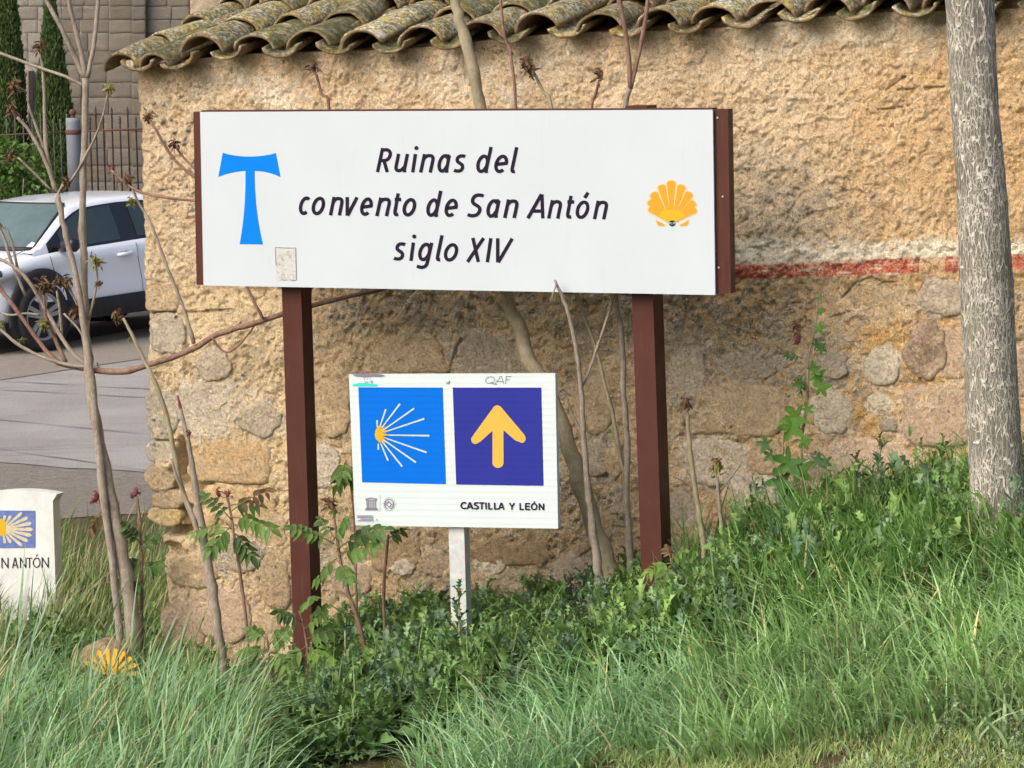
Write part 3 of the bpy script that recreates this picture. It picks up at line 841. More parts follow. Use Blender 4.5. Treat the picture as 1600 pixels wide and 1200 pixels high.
for mt in ('ashlar', 'ashlar_warm', 'palerubble'):
    blocks[mt] = []
    for i in range(3):
        V, F = unit_block(i + 1); me = mesh_np('ashlar_block', V, F, True); me.materials.append(M[mt]); blocks[mt].append(me)
prng = random.Random(12)
mpx = YB / FPX
def bpos(px, py): return atY(px, py, YB)
bl = []
y = -60.0
while y < 470:
    h = prng.choice([21, 24, 26, 28])
    segs = [(-70, 96, 'palerubble', 0), (96, 207, None, 0), (207.5, 229.5, None, .14), (230, 296, None, .02), (296, 420, 'rub', .06)]
    for a, b, mt, prd in segs:
        if mt == 'rub': continue
        x = a
        while x < b - 1:
            w = prng.uniform(26, 48) if b - a > 30 else b - a
            if mt: w = prng.uniform(22, 46)
            if b - (x + w) < 16: w = b - x
            bl.append((x, y, w, h, mt or ('ashlar' if prng.random() < .7 else 'ashlar_warm'), prd)); x += w
    y += h
for x, y, w, h, mt, prd in bl:
    p = bpos(x + w / 2, y + h / 2) - np.array(ruin.location)
    inst('ashlar_block', blocks[mt][prng.randrange(3)], ruin, (p[0], .12 - prd + prng.uniform(-.006, .006), p[2]), (0, 0, 0), ((w - .7) * mpx, .24, (h - .7) * mpx))
mb = MB(); c = bpos(150, 150); mb.box((c[0] + 1.5, YB + .456, 3.5), 9, .892, 9); mb.obj('wall_core', M['ruinmortar'], ruin)
# rough rendered pier beside the ashlar
gx, gz = np.meshgrid(np.linspace(296, 430, 60), np.linspace(-60, 470, 160))
P = np.stack([atY(a, b, YB) for a, b in zip(gx.ravel(), gz.ravel())])
P[:, 1] = YB - .12 + .05 * (fbm(P[:, 0] * 9, P[:, 2] * 9, 4, 6) - .5) + np.where(gx.ravel() < 297, .25, 0)
idx = np.arange(gx.size).reshape(gx.shape)
F = np.stack([idx[1:, :-1], idx[1:, 1:], idx[:-1, 1:], idx[:-1, :-1]], -1).reshape(-1, 4)
obj('rendered_pier', P, F, M['rubble'], ruin, True)
# sloping buttress foot
mb = MB(); pts = [atY(18, 118, YB), atY(52, 110, YB), atY(52, 440, YB), atY(18, 440, YB)]
mb.prism([p + np.array([0, -.45, 0]) for p in pts], (0, .5, 0)); mb.obj('buttress', M['ashlar_warm'], ruin)

# ---------------------------------------------------------------- iron fence, pillar
YF = 39.5
def up_bar(mb, px, ytop, r, spike=True, yb=GZ - .05, Y=YF):
    p = atY(px, ytop, Y); b = np.array([p[0], p[1], yb])
    if spike:
        mb.tube([b, p - z_ * .10, p - z_ * .085, p - z_ * .07, p - z_ * .05, p], [r, r, r * 2.0, r * 1.0, r * 1.7, r * .15], 6)
    else:
        mb.tube([b, p - z_ * .02, p], [r, r, r * 1.3], 6)
fence = empty('iron_fence', (atY(60, 300, YF)[0], YF, GZ), 'rusty iron railing with spear points right of the round pillar', 'fence')
for i, px in enumerate([140, 149, 161, 174, 187, 199, 212, 224, 237, 249, 262]):
    mb = MB(); up_bar(mb, px, 166 if i % 2 else 180, .010, True); mb.obj('railing_bar', M['iron'], fence, True)
mb = MB(); mb.tube([atY(128, 205, YF), atY(300, 198, YF)], .013, 6); mb.obj('rail', M['ironred'], fence, True)
mb = MB(); mb.tube([atY(128, 392, YF), atY(300, 385, YF)], .013, 6); mb.obj('rail', M['ironred'], fence, True)
fence2 = empty('iron_fence', (atY(0, 300, YF)[0], YF + .02, GZ), 'thin grey green iron railing in front of the cypresses and shrub', 'fence')
M['irongreen'] = simple('grey_green_iron', (.10, .115, .10), .7, .2, 60)
for i, px in enumerate([-24, -10, 10, 23, 36, 50, 63, 83, 94, 104]):
    mb = MB(); up_bar(mb, px, 186 if i % 3 else 178, .008, False); mb.obj('railing_bar', M['irongreen'], fence2, True)
mb = MB(); mb.tube([atY(-60, 214, YF), atY(110, 206, YF)], .011, 6); mb.obj('rail', M['ironred'], fence2, True)
pl = atY(118, 300, YF); ptop = atY(118, 184, YF)[2]; pr = 11.3 * YF / FPX
pil = empty('fence_pillar', (pl[0], YF, GZ), 'round blue grey fence pillar topped by a rusty ball', 'pillar')
mb = MB(); mb.tube([(pl[0], YF, GZ - .05), (pl[0], YF, ptop - .05), (pl[0], YF, ptop)], [pr, pr, pr * .97], 24); o = mb.obj('shaft', M['pillar'], pil, True)
mb = MB(); zc = atY(118, 206, YF)[2]; mb.tube([(pl[0], YF, zc - .028), (pl[0], YF, zc - .02), (pl[0], YF, zc + .02), (pl[0], YF, zc + .028)], [pr * 1.0, pr * 1.1, pr * 1.1, pr], 24); mb.obj('iron_band', M['ironred'], pil, True)
mb = MB(); zz = np.linspace(-1, 1, 9); rb = 5.6 * YF / FPX
mb.tube([(pl[0], YF, ptop + .02 + rb + rb * math.sin(t * math.pi / 2)) for t in zz], [max(.004, rb * math.cos(t * math.pi / 2)) for t in zz], 14)
mb.tube([(pl[0], YF, ptop - .01), (pl[0], YF, ptop + .04)], [rb * .8, rb * .45], 12); mb.obj('ball_finial', M['ironred'], pil, True)

# ---------------------------------------------------------------- cypresses and the shrub behind the fence
def leaf_cloud(P, size, dirs, cols, aspect=.5):
    """small kinked leaves at points P; dirs = long axes"""
    n = len(P); dirs = dirs / (np.linalg.norm(dirs, axis=1)[:, None] + 1e-9)
    sd_ = rng.normal(size=(n, 3)); sd_ = np.cross(dirs, sd_); sd_ /= np.linalg.norm(sd_, axis=1)[:, None] + 1e-9
    nn = np.cross(dirs, sd_); s = size[:, None]
    A = P; B = P + dirs * s * .5 + sd_ * s * aspect * .5 + nn * s * .08; Cc = P + dirs * s; Dd = P + dirs * s * .5 - sd_ * s * aspect * .5 + nn * s * .08
    V = np.stack([A, B, Cc, Dd], 1).reshape(-1, 3); F = np.arange(4 * n).reshape(n, 4)
    return V, F, np.repeat(cols, 4, 0)
def cypress(px, tip, wid, base_py, Y, label):
    top = atY(px, tip, Y); b = atY(px, base_py, Y); H = top[2] - GZ
    root = empty('cypress_tree', (top[0], Y, GZ), label, 'tree', 'cypresses by the convent wall')
    hw = wid / 2 * Y / FPX
    mb = MB(); mb.tube([(top[0], Y, GZ - .05), (top[0], Y, GZ + H * .5), (top[0], Y, GZ + H * .93)], [.09, .06, .015], 8); mb.obj('trunk', M['twig'], root, True)
    n = 34000
    t = rng.random(n) ** .9
    prof = np.interp(t, [0, .08, .3, .55, .8, 1], [.7, .95, 1.0, .82, .45, .03]) * hw
    a = rng.random(n) * 2 * math.pi
    clump = .72 + .42 * fbm(a * 2.2, t * 16, 3, int(px) % 7 + 3)
    r = prof * clump * (rng.random(n) ** .22)
    P = np.stack([top[0] + np.cos(a) * r, Y + np.sin(a) * r, GZ + .1 + t * H * .97], 1)
    d = np.stack([np.cos(a) * .22, np.sin(a) * .22, np.ones(n)], 1) + rng.normal(size=(n, 3)) * .15
    sh = rng.random(n)[:, None]
    c = np.array([.045, .08, .03]) * (1 - sh) + np.array([.11, .17, .05]) * sh
    V, F, cc = leaf_cloud(P, rng.uniform(.03, .075, n), d, c, .4)
    o = obj('crown', V, F, M['leaf'], root, False, cc)
cypress(77, -28, 72, 330, 41.5, 'narrow dark cypress between the pillar and a second cypress')
cypress(0, -190, 62, 330, 41.8, 'tall dark cypress at the left edge of the picture')
def shrub():
    c = atY(18, 300, 38.9); root = empty('leafy_shrub', (c[0], 38.9, GZ), 'bright green broad leaved shrub behind the parked car', 'shrub')
    n = 3600
    P = rng.normal(size=(n, 3)); P /= np.linalg.norm(P, axis=1)[:, None]
    P = P * (rng.random(n)[:, None] ** .3) * np.array([.62, .42, .95])
    P[:, 2] *= 1 + .2 * (fbm(P[:, 0] * 4, P[:, 1] * 4, 3, 4) - .5)
    top = atY(18, 222, 38.9)[2]
    P += np.array([c[0], 38.9, top - .90])
    sh = rng.random(n)[:, None]; cols = np.array([.045, .095, .022]) * (1 - sh) + np.array([.13, .22, .05]) * sh
    V, F, cc = leaf_cloud(P, rng.uniform(.05, .10, n), rng.normal(size=(n, 3)) + np.array([0, -.4, -.5]), cols, .75)
    obj('foliage', V, F, M['leaf'], root, False, cc)
    mb = MB()
    for k in range(6):
        a = k * 1.05; mb.tube([(c[0] + .05 * math.cos(a), 38.9 + .05 * math.sin(a), GZ - .03), (c[0] + .2 * math.cos(a), 38.9 + .2 * math.sin(a), top - 1.0), (c[0] + .35 * math.cos(a), 38.9 + .3 * math.sin(a), top - .4)], [.02, .015, .006], 6)
    mb.obj('stems', M['twig'], root, True)
shrub()

# ================================================================= PARKED CAR
cw = atY(67, 553, 34.0)
fx, fy = -.62, -.785
yaw = math.atan2(fy, fx)
fv = np.array([math.cos(yaw), math.sin(yaw), 0]); lv = np.array([-math.sin(yaw), math.cos(yaw), 0])
croot = cw - fv * 1.30 - lv * .88
car = empty('parked_car', (croot[0], croot[1], GZ + .024), 'white hatchback parked behind the wall corner with black sill cladding', 'car', None, yaw)
def I(x, xs_, ys_): return float(np.interp(x, xs_, ys_))
def zbelt(x): return I(x, [-2.2, -1.6, -.6, .3, 1.05, 1.5, 2.0, 2.17], [1.07, 1.05, 1.02, .985, .955, .91, .80, .60])
def ztop(x): return I(x, [-2.2, -1.9, 1.1, 1.35, 1.7, 2.02, 2.17], [1.06, 1.05, 1.0, .99, .93, .83, .62])
def hw(x): return I(x, [-2.2, -2.0, -1.4, 1.4, 1.8, 2.05, 2.17], [.70, .82, .895, .895, .86, .74, .55])
V = []; F = []
xsn = np.concatenate([np.linspace(-2.2, -1.9, 6), np.linspace(-1.8, 1.7, 40), np.linspace(1.75, 2.17, 10)])
for x in xsn:
    h = hw(x); zb_ = zbelt(x); zt = ztop(x)
    sec = [(0, .30), (h * .86, .30), (h * .985, .36), (h * 1.0, .46), (h * 1.008, .60), (h * .985, zb_ * .5 + .33), (h * .995, zb_ - .13), (h * .985, zb_ - .05), (h * .955, zb_ - .005),
           (h * .90, zb_ + .012), (h * .70, (zb_ * .4 + zt * .6) + .008), (0, zt + .012)]
    sec = [(-a, b) for a, b in sec[::-1]] + sec[1:-1] if False else sec
    V += [(x, a, b) for a, b in sec] + [(x, -a, b) for a, b in sec]
k = 12
for i in range(len(xsn) - 1):
    for j in range(k - 1):
        a = i * 2 * k + j
        F.append((a, a + 2 * k, a + 2 * k + 1, a + 1)); a += k; F.append((a, a + 1, a + 2 * k + 1, a + 2 * k))
for b in (0, (len(xsn) - 1) * 2 * k):
    F.append(tuple(b + j for j in range(k)) + tuple(b + k + j for j in range(k - 1, -1, -1)))
obj('body', V, F, M['carpaint'], car, True, None, True)
# greenhouse
AB, AT_ = 1.33, .62
def zroof(x): return I(x, [-2.05, -1.75, -1.3, -.6, .1, AT_], [1.25, 1.31, 1.38, 1.435, 1.435, 1.395])
def yside(x, z):
    zb_ = zbelt(x); q = (z - zb_) / .5
    return (hw(x) * .955) - .03 - .235 * max(0, q) ** 1.15
def ztopside(x):
    if x > AT_: return max(zbelt(x) + .012, 1.395 - (x - AT_) / (AB - AT_) * (1.395 - .965))
    if x < -1.75: return max(zbelt(x) + .01, 1.31 - (-1.75 - x) / .42 * .26)
    return zroof(x)
V = []; F = []
xg = np.concatenate([np.linspace(-2.15, -1.75, 7), np.linspace(-1.68, .55, 20), np.linspace(AT_, AB, 12)])
nz_ = 7
for x in xg:
    zt = ztopside(x); zb_ = zbelt(x) - .02; zs = zt - .035 if zt - zb_ > .12 else zt
    row = [(yside(x, zb_ + (zs - zb_) * q), zb_ + (zs - zb_) * q) for q in np.linspace(0, 1, nz_)]
    ye = row[-1][0]
    row += [(ye * .95, zt - .012 if zt - zb_ > .12 else zt), (ye * .82, zt + .004), (ye * .45, zt + .018), (0, zt + .022)]
    V += [(x, a, b) for a, b in row] + [(x, -a, b) for a, b in row]
k = nz_ + 4
for i in range(len(xg) - 1):
    for j in range(k - 1):
        a = i * 2 * k + j
        F.append((a, a + 2 * k, a + 2 * k + 1, a + 1)); a += k; F.append((a, a + 1, a + 2 * k + 1, a + 2 * k))
obj('roof', V, F, M['carpaint'], car, True, None, True)
def side_panel(name, poly, mat, off, sgn=1, ns=9, base=None):
    """panel on the body side: poly = list of (x, z_low, z_high), left to right"""
    V = []; F = []
    P = sorted(poly)
    xs_ = np.linspace(P[0][0], P[-1][0], ns * 2); px_ = [p[0] for p in P]
    nv = 5
    for x in xs_:
        lo = I(x, px_, [p[1] for p in P]); hi = I(x, px_, [p[2] for p in P])
        for q in np.linspace(0, 1, nv):
            z = lo + (hi - lo) * q; y = (base or yside)(x, z) + off
            V.append((x, sgn * y, z))
    for i in range(len(xs_) - 1):
        for j in range(nv - 1):
            a = i * nv + j; F.append((a, a + nv, a + nv + 1, a + 1) if sgn < 0 else (a, a + 1, a + nv + 1, a + nv))
    return obj(name, V, F, mat, car, True, None, True)
zb1 = zbelt
for sg in (1, -1):
    zz_ = lambda x: zb1(x) + .005
    tp_ = lambda x, m_: ztopside(x) - .035 - m_
    xsr = [-1.70, -1.5, -1.2, -.8, -.4, 0, .3, .55, .75, .95, 1.12]
    side_panel('window_surround', [(x, zz_(x), max(zz_(x) + .012, tp_(x, .012))) for x in xsr], M['cartrim'], .006, sg, 12)
    side_panel('front_window', [(x, zz_(x) + .025, max(zz_(x) + .03, tp_(x, .032))) for x in (.10, .3, .55, .75, .93)], M['glass'], .011, sg)
    side_panel('rear_window', [(x, zz_(x) + .03, max(zz_(x) + .035, tp_(x, .034))) for x in (-1.5, -1.2, -.8, -.4, -.14)], M['glass'], .011, sg)
    body_y = lambda x, z: hw(x) * (1.0 if z < .6 else .99)
    side_panel('sill_cladding', [(-.95, .27, .50), (.92, .27, .46)], M['carblack'], .018, sg, 9, lambda x, z: hw(x) - .03 * max(0, (.36 - z) / .09))
    mb = MB()
    for x, z0, z1, lean in [(1.0, .47, zb1(1.1) - .02, .16), (-.12, .49, zb1(-.1) - .02, .06)]:
        pts = [(x + lean * q, sg * (hw(x) * I(z0 + (z1 - z0) * q, [.46, .6, .82, .9, .97, 1.05], [1.0, 1.008, .986, .996, .985, .955]) + .0015), z0 + (z1 - z0) * q) for q in np.linspace(0, 1, 8)]
        mb.tube(pts, .0045, 5)
    mb.obj('door_seam', M['pillar'], car, False, True)
    hd = MB()
    for x in (.12,):
        hd.tube([(x - .11, sg * .898, .885), (x - .08, sg * .925, .884), (x + .08, sg * .925, .876), (x + .11, sg * .898, .875)], [.012, .02, .02, .012], 8)
    hd.obj('door_handle', M['carpaint'], car, True, True)
    hd = MB(); hd.tube([(.12, sg * .886, .875), (.12, sg * .8925, .905)], [.05, .045], 10); hd.obj('handle_recess', M['pillar'], car, True, True)
    mm = MB(); mm.tube([(.98, sg * .84, .99), (1.0, sg * .90, 1.01), (.99, sg * .96, 1.03), (.98, sg * 1.06, 1.035), (.98, sg * 1.09, 1.03)], [.03, .055, .075, .075, .05], 10)
    mm.obj('wing_mirror', M['cartrim'], car, True, True)
# windscreen
V = []; F = []
def scr_pt(q, r):      # q 0 bottom..1 top, r -1..1 across
    x = 1.30 + (.64 - 1.30) * q; z = .985 + (1.398 - .985) * q
    yw = (.74 - .17 * q) * r
    return (x + .06 - .10 * r * r * (1 - .3 * q), yw, z + .012)
nq, nr_ = 9, 15
for j in range(nq):
    for i in range(nr_): V.append(scr_pt(j / (nq - 1), -1 + 2 * i / (nr_ - 1)))
F = [(j * nr_ + i, j * nr_ + i + 1, (j + 1) * nr_ + i + 1, (j + 1) * nr_ + i) for j in range(nq - 1) for i in range(nr_ - 1)]
obj('windscreen', V, F, M['glassfront'], car, True, None, True)
mb = MB(); mb.tube([scr_pt(0, r) for r in np.linspace(-1, 1, 11)], .03, 6); mb.obj('scuttle', M['carblack'], car, True, True)
mb = MB(); mb.tube([scr_pt(q, 1.0) for q in np.linspace(0, 1, 6)], .012, 5); mb.tube([scr_pt(q, -1.0) for q in np.linspace(0, 1, 6)], .012, 5); mb.tube([scr_pt(1, r) for r in np.linspace(-1, 1, 9)], .012, 5); mb.obj('screen_seal', M['carblack'], car, True, True)
mb = MB(); mb.tube([(1.30, .68, .995), (1.42, .70, .965), (1.6, .72, .93), (1.85, .66, .87)], .005, 5); mb.tube([(1.30, -.68, .995), (1.42, -.70, .965), (1.6, -.72, .93), (1.85, -.66, .87)], .005, 5); mb.obj('bonnet_seam', M['pillar'], car, True, True)
for sg in (1, -1):
    mb = MB(); mb.tube([(1.78, sg * .84, .80), (1.95, sg * .76, .77), (2.08, sg * .62, .73)], [.035, .055, .03], 10); mb.obj('headlight', M['glass'], car, True, True)
mb = MB(); mb.box((2.14, 0, .42), .10, 1.2, .22); mb.obj('grille', M['carblack'], car, False, True)
# wheels
def disc(x, y, z, r, n=32): return [(x + r * math.cos(2 * math.pi * i / n), y, z + r * math.sin(2 * math.pi * i / n)) for i in range(n)]
def ringmesh(prof, n=36):
    V = []; F = []
    for (r, y) in prof: V += disc(0, y, 0, r, n)
    for j in range(len(prof) - 1):
        F += [(j * n + i, j * n + (i + 1) % n, (j + 1) * n + (i + 1) % n, (j + 1) * n + i) for i in range(n)]
    return V, F
for wx in (1.30, -1.32):
    for sg in (1, -1):
        WZ = .345; yo = sg * .905
        V = []; F = []; na_ = 26
        for (r_, y_) in [(.455, 0), (.455, sg * .016), (.40, sg * .020), (.355, sg * .004)]:
            V += [(wx + r_ * math.cos(t), sg * .888 + y_, WZ + .02 + r_ * math.sin(t)) for t in np.linspace(-.22, math.pi + .22, na_)]
        F = [(j * na_ + i, j * na_ + i + 1, (j + 1) * na_ + i + 1, (j + 1) * na_ + i) for j in range(3) for i in range(na_ - 1)]
        obj('wheel_arch', V, F, M['carblack'], car, True, None, True)
        V = [(wx, sg * .896, WZ)] + disc(wx, sg * .896, WZ + .012, .40); obj('wheel_housing', np.array(V), [(0, 1 + i, 1 + (i + 1) % 32) for i in range(32)], M['tyre'], car, False, None, True)
        wroot = obj('wheel', np.array(disc(wx, sg * .895, WZ, .225)), [tuple(range(32))], M['carblack'], car, False, None, True)
        V, F = ringmesh([(.235, sg * .0), (.245, sg * .02), (.30, sg * .028), (.335, sg * .018), (.345, -sg * .02), (.345, -sg * .20)])
        obj('tyre', np.array(V) + (wx, yo, WZ), F, M['tyre'], wroot, True, None, True)
        mb = MB()
        V, F = ringmesh([(.238, 0), (.238, sg * .012), (.218, sg * .012), (.212, -sg * .01)]); mb.add(np.array(V), F)
        for kk in range(5):
            a = 2 * math.pi * kk / 5 + .31
            c, s_ = math.cos(a), math.sin(a); t_ = np.array([-s_, 0, c]); r_ = np.array([c, 0, s_])
            for da, w0, w1 in ((-.16, .020, .010), (.16, .020, .010)):
                a2 = a + da; r2 = np.array([math.cos(a2), 0, math.sin(a2)])
                q = [r_ * .045 + t_ * da * .10 - t_ * w0, r_ * .045 + t_ * da * .10 + t_ * w0, r2 * .225 + t_ * (w1 + .018), r2 * .225 - t_ * (w1 + .004)]
                mb.prism([p + np.array([0, sg * .014, 0]) for p in q], (0, -sg * .03, 0))
        V, F = ringmesh([(.001, sg * .016), (.04, sg * .016), (.055, sg * .006), (.055, -sg * .02)], 16); mb.add(np.array(V), F)
        obj('rim', np.array(mb.v) + (wx, yo, WZ), mb.f, M['alloy'], wroot, False, None, True)

# ================================================================= SIGNS
def slab(mb, pts, off, th):
    """board whose front outline is given in picture points on the plane off; th thick to the back"""
    mb.prism([at(x, y, off) for x, y in pts], -n_ * th)
    return mb
def fit_post(mb, px, ytop, ybot, w, d, off, lean=0.0):
    a = at(px, ytop, off); b = at(px + lean, ybot, off)
    q = lambda p: [p, p + u_ * w, p + u_ * w - n_ * d, p - n_ * d]
    A, B = q(a), q(b)
    mb.add(A + B, [(3, 2, 1, 0), (4, 5, 6, 7)] + [(i, (i + 1) % 4, 4 + (i + 1) % 4, 4 + i) for i in range(4)])
    return mb
board = empty('information_board', at(735, 1010) * np.array([1, 1, 0]) + np.array([0, 0, tz(*at(735, 1010)[:2])]),
              'large white board on two brown posts reading Ruinas del convento de San Antón', 'sign')
PNL = [(312.5, 175), (1113.5, 171.5), (1117.5, 461), (318, 446)]
mb = slab(MB(), PNL, .012, .010); mb.obj('panel', M['board'], board)
fr = MB(); slab(fr, [(302, 175), (314.5, 175), (320, 445.5), (307, 445)], .0, .05); fr.obj('frame_side', M['rust'], board)
fr = MB(); slab(fr, [(1114, 171), (1137.5, 170.5), (1142, 458.5), (1118.5, 458.5)], -.004, .05); fr.obj('frame_side', M['rust'], board)
fr = MB(); slab(fr, [(314.8, 172.6), (1113.6, 169.0), (1113.6, 186), (314.8, 188)], -.001, .048); fr.obj('frame_rail', M['rust'], board)
fr = MB(); slab(fr, [(320.2, 425), (1118, 440), (1118, 455), (320.2, 440)], -.001, .048); fr.obj('frame_rail', M['rust'], board)
fit_post(MB(), 431.5, 190, 1100, .088, .088, -.052, 20.5 * 910 / 620.).obj('post', M['rust'], board)
fit_post(MB(), 977.0, 165.5, 965, .088, .100, -.052, 27.5).obj('post', M['rust'], board)
sc = MB()
for x, y in [(1121, 184), (1129, 307), (1123, 418)]: sc.tube([at(x, y, .000), at(x, y, -.003)], .0035, 8)
sc.obj('screw', M['galv'], board)

# lettering: strokes laid out on the board, then cut as thin vinyl
def ell(cx, cy, rx, ry, a0, a1, n=22):
    t = np.radians(np.linspace(a0, a1, n)); return [(cx + rx * math.cos(x), cy + ry * math.sin(x)) for x in t]
def bez(p0, p1, p2, p3, n=12):
    t = np.linspace(0, 1, n)[:, None]; p0, p1, p2, p3 = map(np.array, (p0, p1, p2, p3))
    return [tuple(x) for x in (1 - t) ** 3 * p0 + 3 * (1 - t) ** 2 * t * p1 + 3 * (1 - t) * t ** 2 * p2 + t ** 3 * p3]
def glyphs():
    g = {}
    bowl = ell(9.6, 14.5, 6.9, 11.9, 25, 385, 30)
    stem = [(16.9, 29), (16.9, 5), (18.4, 0)]
    g['n'] = [[(2.8, 29), (2.8, 0)], [(2.8, 19)] + bez((3.4, 21.5), (6, 27), (9, 26.6), (11.5, 26.4)) + bez((11.5, 26.4), (16.5, 26.2), (17.2, 22), (17.2, 18)) + [(17.2, 0)]]
    g['u'] = [[(2.8, 29), (2.8, 11)] + bez((2.8, 11), (2.8, 5), (4.5, 2.7), (8.5, 2.7)) + bez((8.5, 2.7), (12.5, 2.7), (15, 6), (16.8, 10)), [(17, 29), (17, 5), (18.4, 0)]]
    g['i'] = [[(2.8, 29), (2.8, 0)], ell(2.9, 38.3, .9, .9, 0, 360, 9)]
    g['a'] = [ell(9.6, 14.5, 6.9, 11.9, 40, 330, 30), [(9.6, 26.4), (17.2, 26.4)], [(16.9, 27.5), (16.9, 5), (18.4, 0)], [(15.2, 8), (17, 11)]]
    g['d'] = [bowl, [(16.9, 41), (16.9, 5), (18.4, 0)]]
    g['g'] = [bowl, [(16.9, 29), (16.9, -2)] + bez((16.9, -2), (16.9, -9), (12, -10), (8, -9.6)) + [(2.5, -8)]]
    g['e'] = [[(3, 13.6), (16.3, 15.6)] + ell(9.7, 14.5, 6.9, 11.9, 6, 180, 16) + ell(9.7, 14.5, 6.9, 11.9, 185, 312, 12)]
    g['c'] = [ell(10, 14.5, 7.2, 11.9, 52, 308, 26)]
    g['o'] = [ell(10, 14.5, 7.2, 11.9, 0, 372, 32)]
    g['ó'] = g['o'] + [[(9.2, 33), (12.6, 41.5)]]
    g['s'] = [bez((15.5, 25.2), (12, 27), (4, 27.8), (3.6, 21.5)) + bez((3.6, 21.5), (3.2, 14.5), (15, 15.5), (14.8, 8)) + bez((14.8, 8), (14.6, 1.4), (6, 2.2), (2, 4.2))]
    g['v'] = [[(2, 29), (8.2, 0)], [(8.6, 0), (17.5, 29)]]
    g['t'] = [[(5.5, 36), (5.5, 9)] + bez((5.5, 9), (5.5, 3), (8, 2), (12.5, 3.4)), [(1, 26.4), (13, 26.4)]]
    g['l'] = [[(2.8, 41), (2.8, 8)] + bez((2.8, 8), (2.8, 3), (4.5, 2.4), (8, 2.8))]
    g['R'] = [[(2.8, 37.8), (2.8, 0)], [(2.8, 35)] + [(9, 35)] + ell(9.5, 26.6, 7.0, 8.4, 88, -90, 16) + [(2.8, 18.2)], [(8.8, 18.2), (17.8, 0)]]
    g['S'] = [bez((19, 33.6), (15, 36), (4.6, 37), (4.4, 27.8)) + bez((4.4, 27.8), (4.2, 18.2), (18.6, 20.5), (18.2, 10.6)) + bez((18.2, 10.6), (17.8, 1.2), (7, 1.6), (2, 4.6))]
    g['A'] = [[(1.6, 0), (10.6, 37.8)], [(11.2, 37.8), (20.2, 0)], [(4.6, 11.4), (17.2, 11.4)]]
    g['Á'] = g['A']
    g['X'] = [[(2, 37.8), (18, 0)], [(18, 37.8), (2, 0)]]
    g['I'] = [[(3, 37.8), (3, 0)]]
    g['V'] = [[(1.6, 37.8), (9.6, 0)], [(10.2, 0), (19.5, 37.8)]]
    g['C'] = [ell(14, 18.9, 11, 16.2, 48, 312, 26)]
    g['T'] = [[(0, 35), (22, 35)], [(11, 35), (11, 0)]]
    g['L'] = [[(3, 37.8), (3, 0)], [(3, 2.9), (19, 2.9)]]
    g['Y'] = [[(1.4, 37.8), (12, 16), (12, 0)], [(12, 16), (22.6, 37.8)]]
    g['E'] = [[(3, 37.8), (3, 0)], [(3, 35), (20, 35)], [(3, 19.6), (18.5, 19.6)], [(3, 2.9), (20.5, 2.9)]]
    g['O'] = [ell(15, 18.9, 12, 16.2, 0, 372, 34)]
    g['Ó'] = g['O'] + [[(13.5, 41), (18, 48)]]
    g['N'] = [[(3, 0), (3, 37.8)], [(3, 36), (21, 2)], [(21, 0), (21, 37.8)]]
    g['Q'] = g['O'] + [[(17, 10), (28, -2)]]
    g['F'] = [[(3, 37.8), (3, 0)], [(3, 35), (19, 35)], [(3, 19), (16, 19)]]
    return g
G = glyphs()
def stroke(poly, w):
    """mitred ribbon along a polyline in the plane"""
    P = np.array(poly, float)
    keep = [0] + [i for i in range(1, len(P)) if np.hypot(*(P[i] - P[i - 1])) > 1e-6]; P = P[keep]
    d = np.diff(P, axis=0); d /= np.linalg.norm(d, axis=1)[:, None]
    nrm = np.stack([-d[:, 1], d[:, 0]], 1); L, Rr = [], []
    for i in range(len(P)):
        if i == 0: m = nrm[0]
        elif i == len(P) - 1: m = nrm[-1]
        else:
            m = nrm[i - 1] + nrm[i]; m /= np.linalg.norm(m) + 1e-9; m = m / max(.45, np.dot(m, nrm[i]))
        L.append(P[i] + m * w / 2); Rr.append(P[i] - m * w / 2)
    return L, Rr
_zc = [0]
def ribbon(mb, poly, w, off, sx=1.0):
    L, Rr = stroke(poly, w); n = len(L)
    o = off + (_zc[0] % 40) * 2.5e-5; _zc[0] += 1
    V = [at(x, y, o) for x, y in L] + [at(x, y, o) for x, y in Rr]
    mb.add(V, [(i + n, i + n + 1, i + 1, i) for i in range(n - 1)])
def put_text(mb, items, base, hscale, shear, w, off, slope=None):
    """items: (glyph, x left, x right) in picture pixels; base(x) the baseline"""
    for ch, x0, x1 in items:
        pts = [np.array(s, float) for s in G[ch]]
        sh = [np.stack([s[:, 0] + shear * s[:, 1], s[:, 1]], 1) * hscale for s in pts]
        al = np.vstack(sh); core = al[:, 0].max() - al[:, 0].min(); sx = 1.0
        def ext(sx):
            q_ = np.vstack([np.vstack(stroke(s * [sx, 1], w)) for s in sh]); return q_[:, 0].min(), q_[:, 0].max()
        if core > 3.5 * hscale * 2.2:
            for _ in range(6):
                lo, hi = ext(sx); sx = max(.3, sx + ((x1 - x0) - (hi - lo)) / core)
        lo, hi = ext(sx); mid = (x0 + x1) / 2 - (hi + lo) / 2
        sh = [s / hscale for s in sh]
        for s in sh:
            poly = [(mid + a * hscale * sx, base(mid + a * hscale * sx) - b * hscale) for a, b in s]
            if ch == 'i' and len(s) == 9:
                c = np.mean(poly, 0); o = off + .0012
                mb.add([at(c[0] + w * .60 * math.cos(t), c[1] + w * .60 * math.sin(t), o) for t in np.linspace(0, 2 * math.pi, 14)[:-1]], [tuple(range(12, -1, -1))])
            else: ribbon(mb, poly, w, off)
zx = lambda a: 440 + a / 2.909
OFFT = .0128
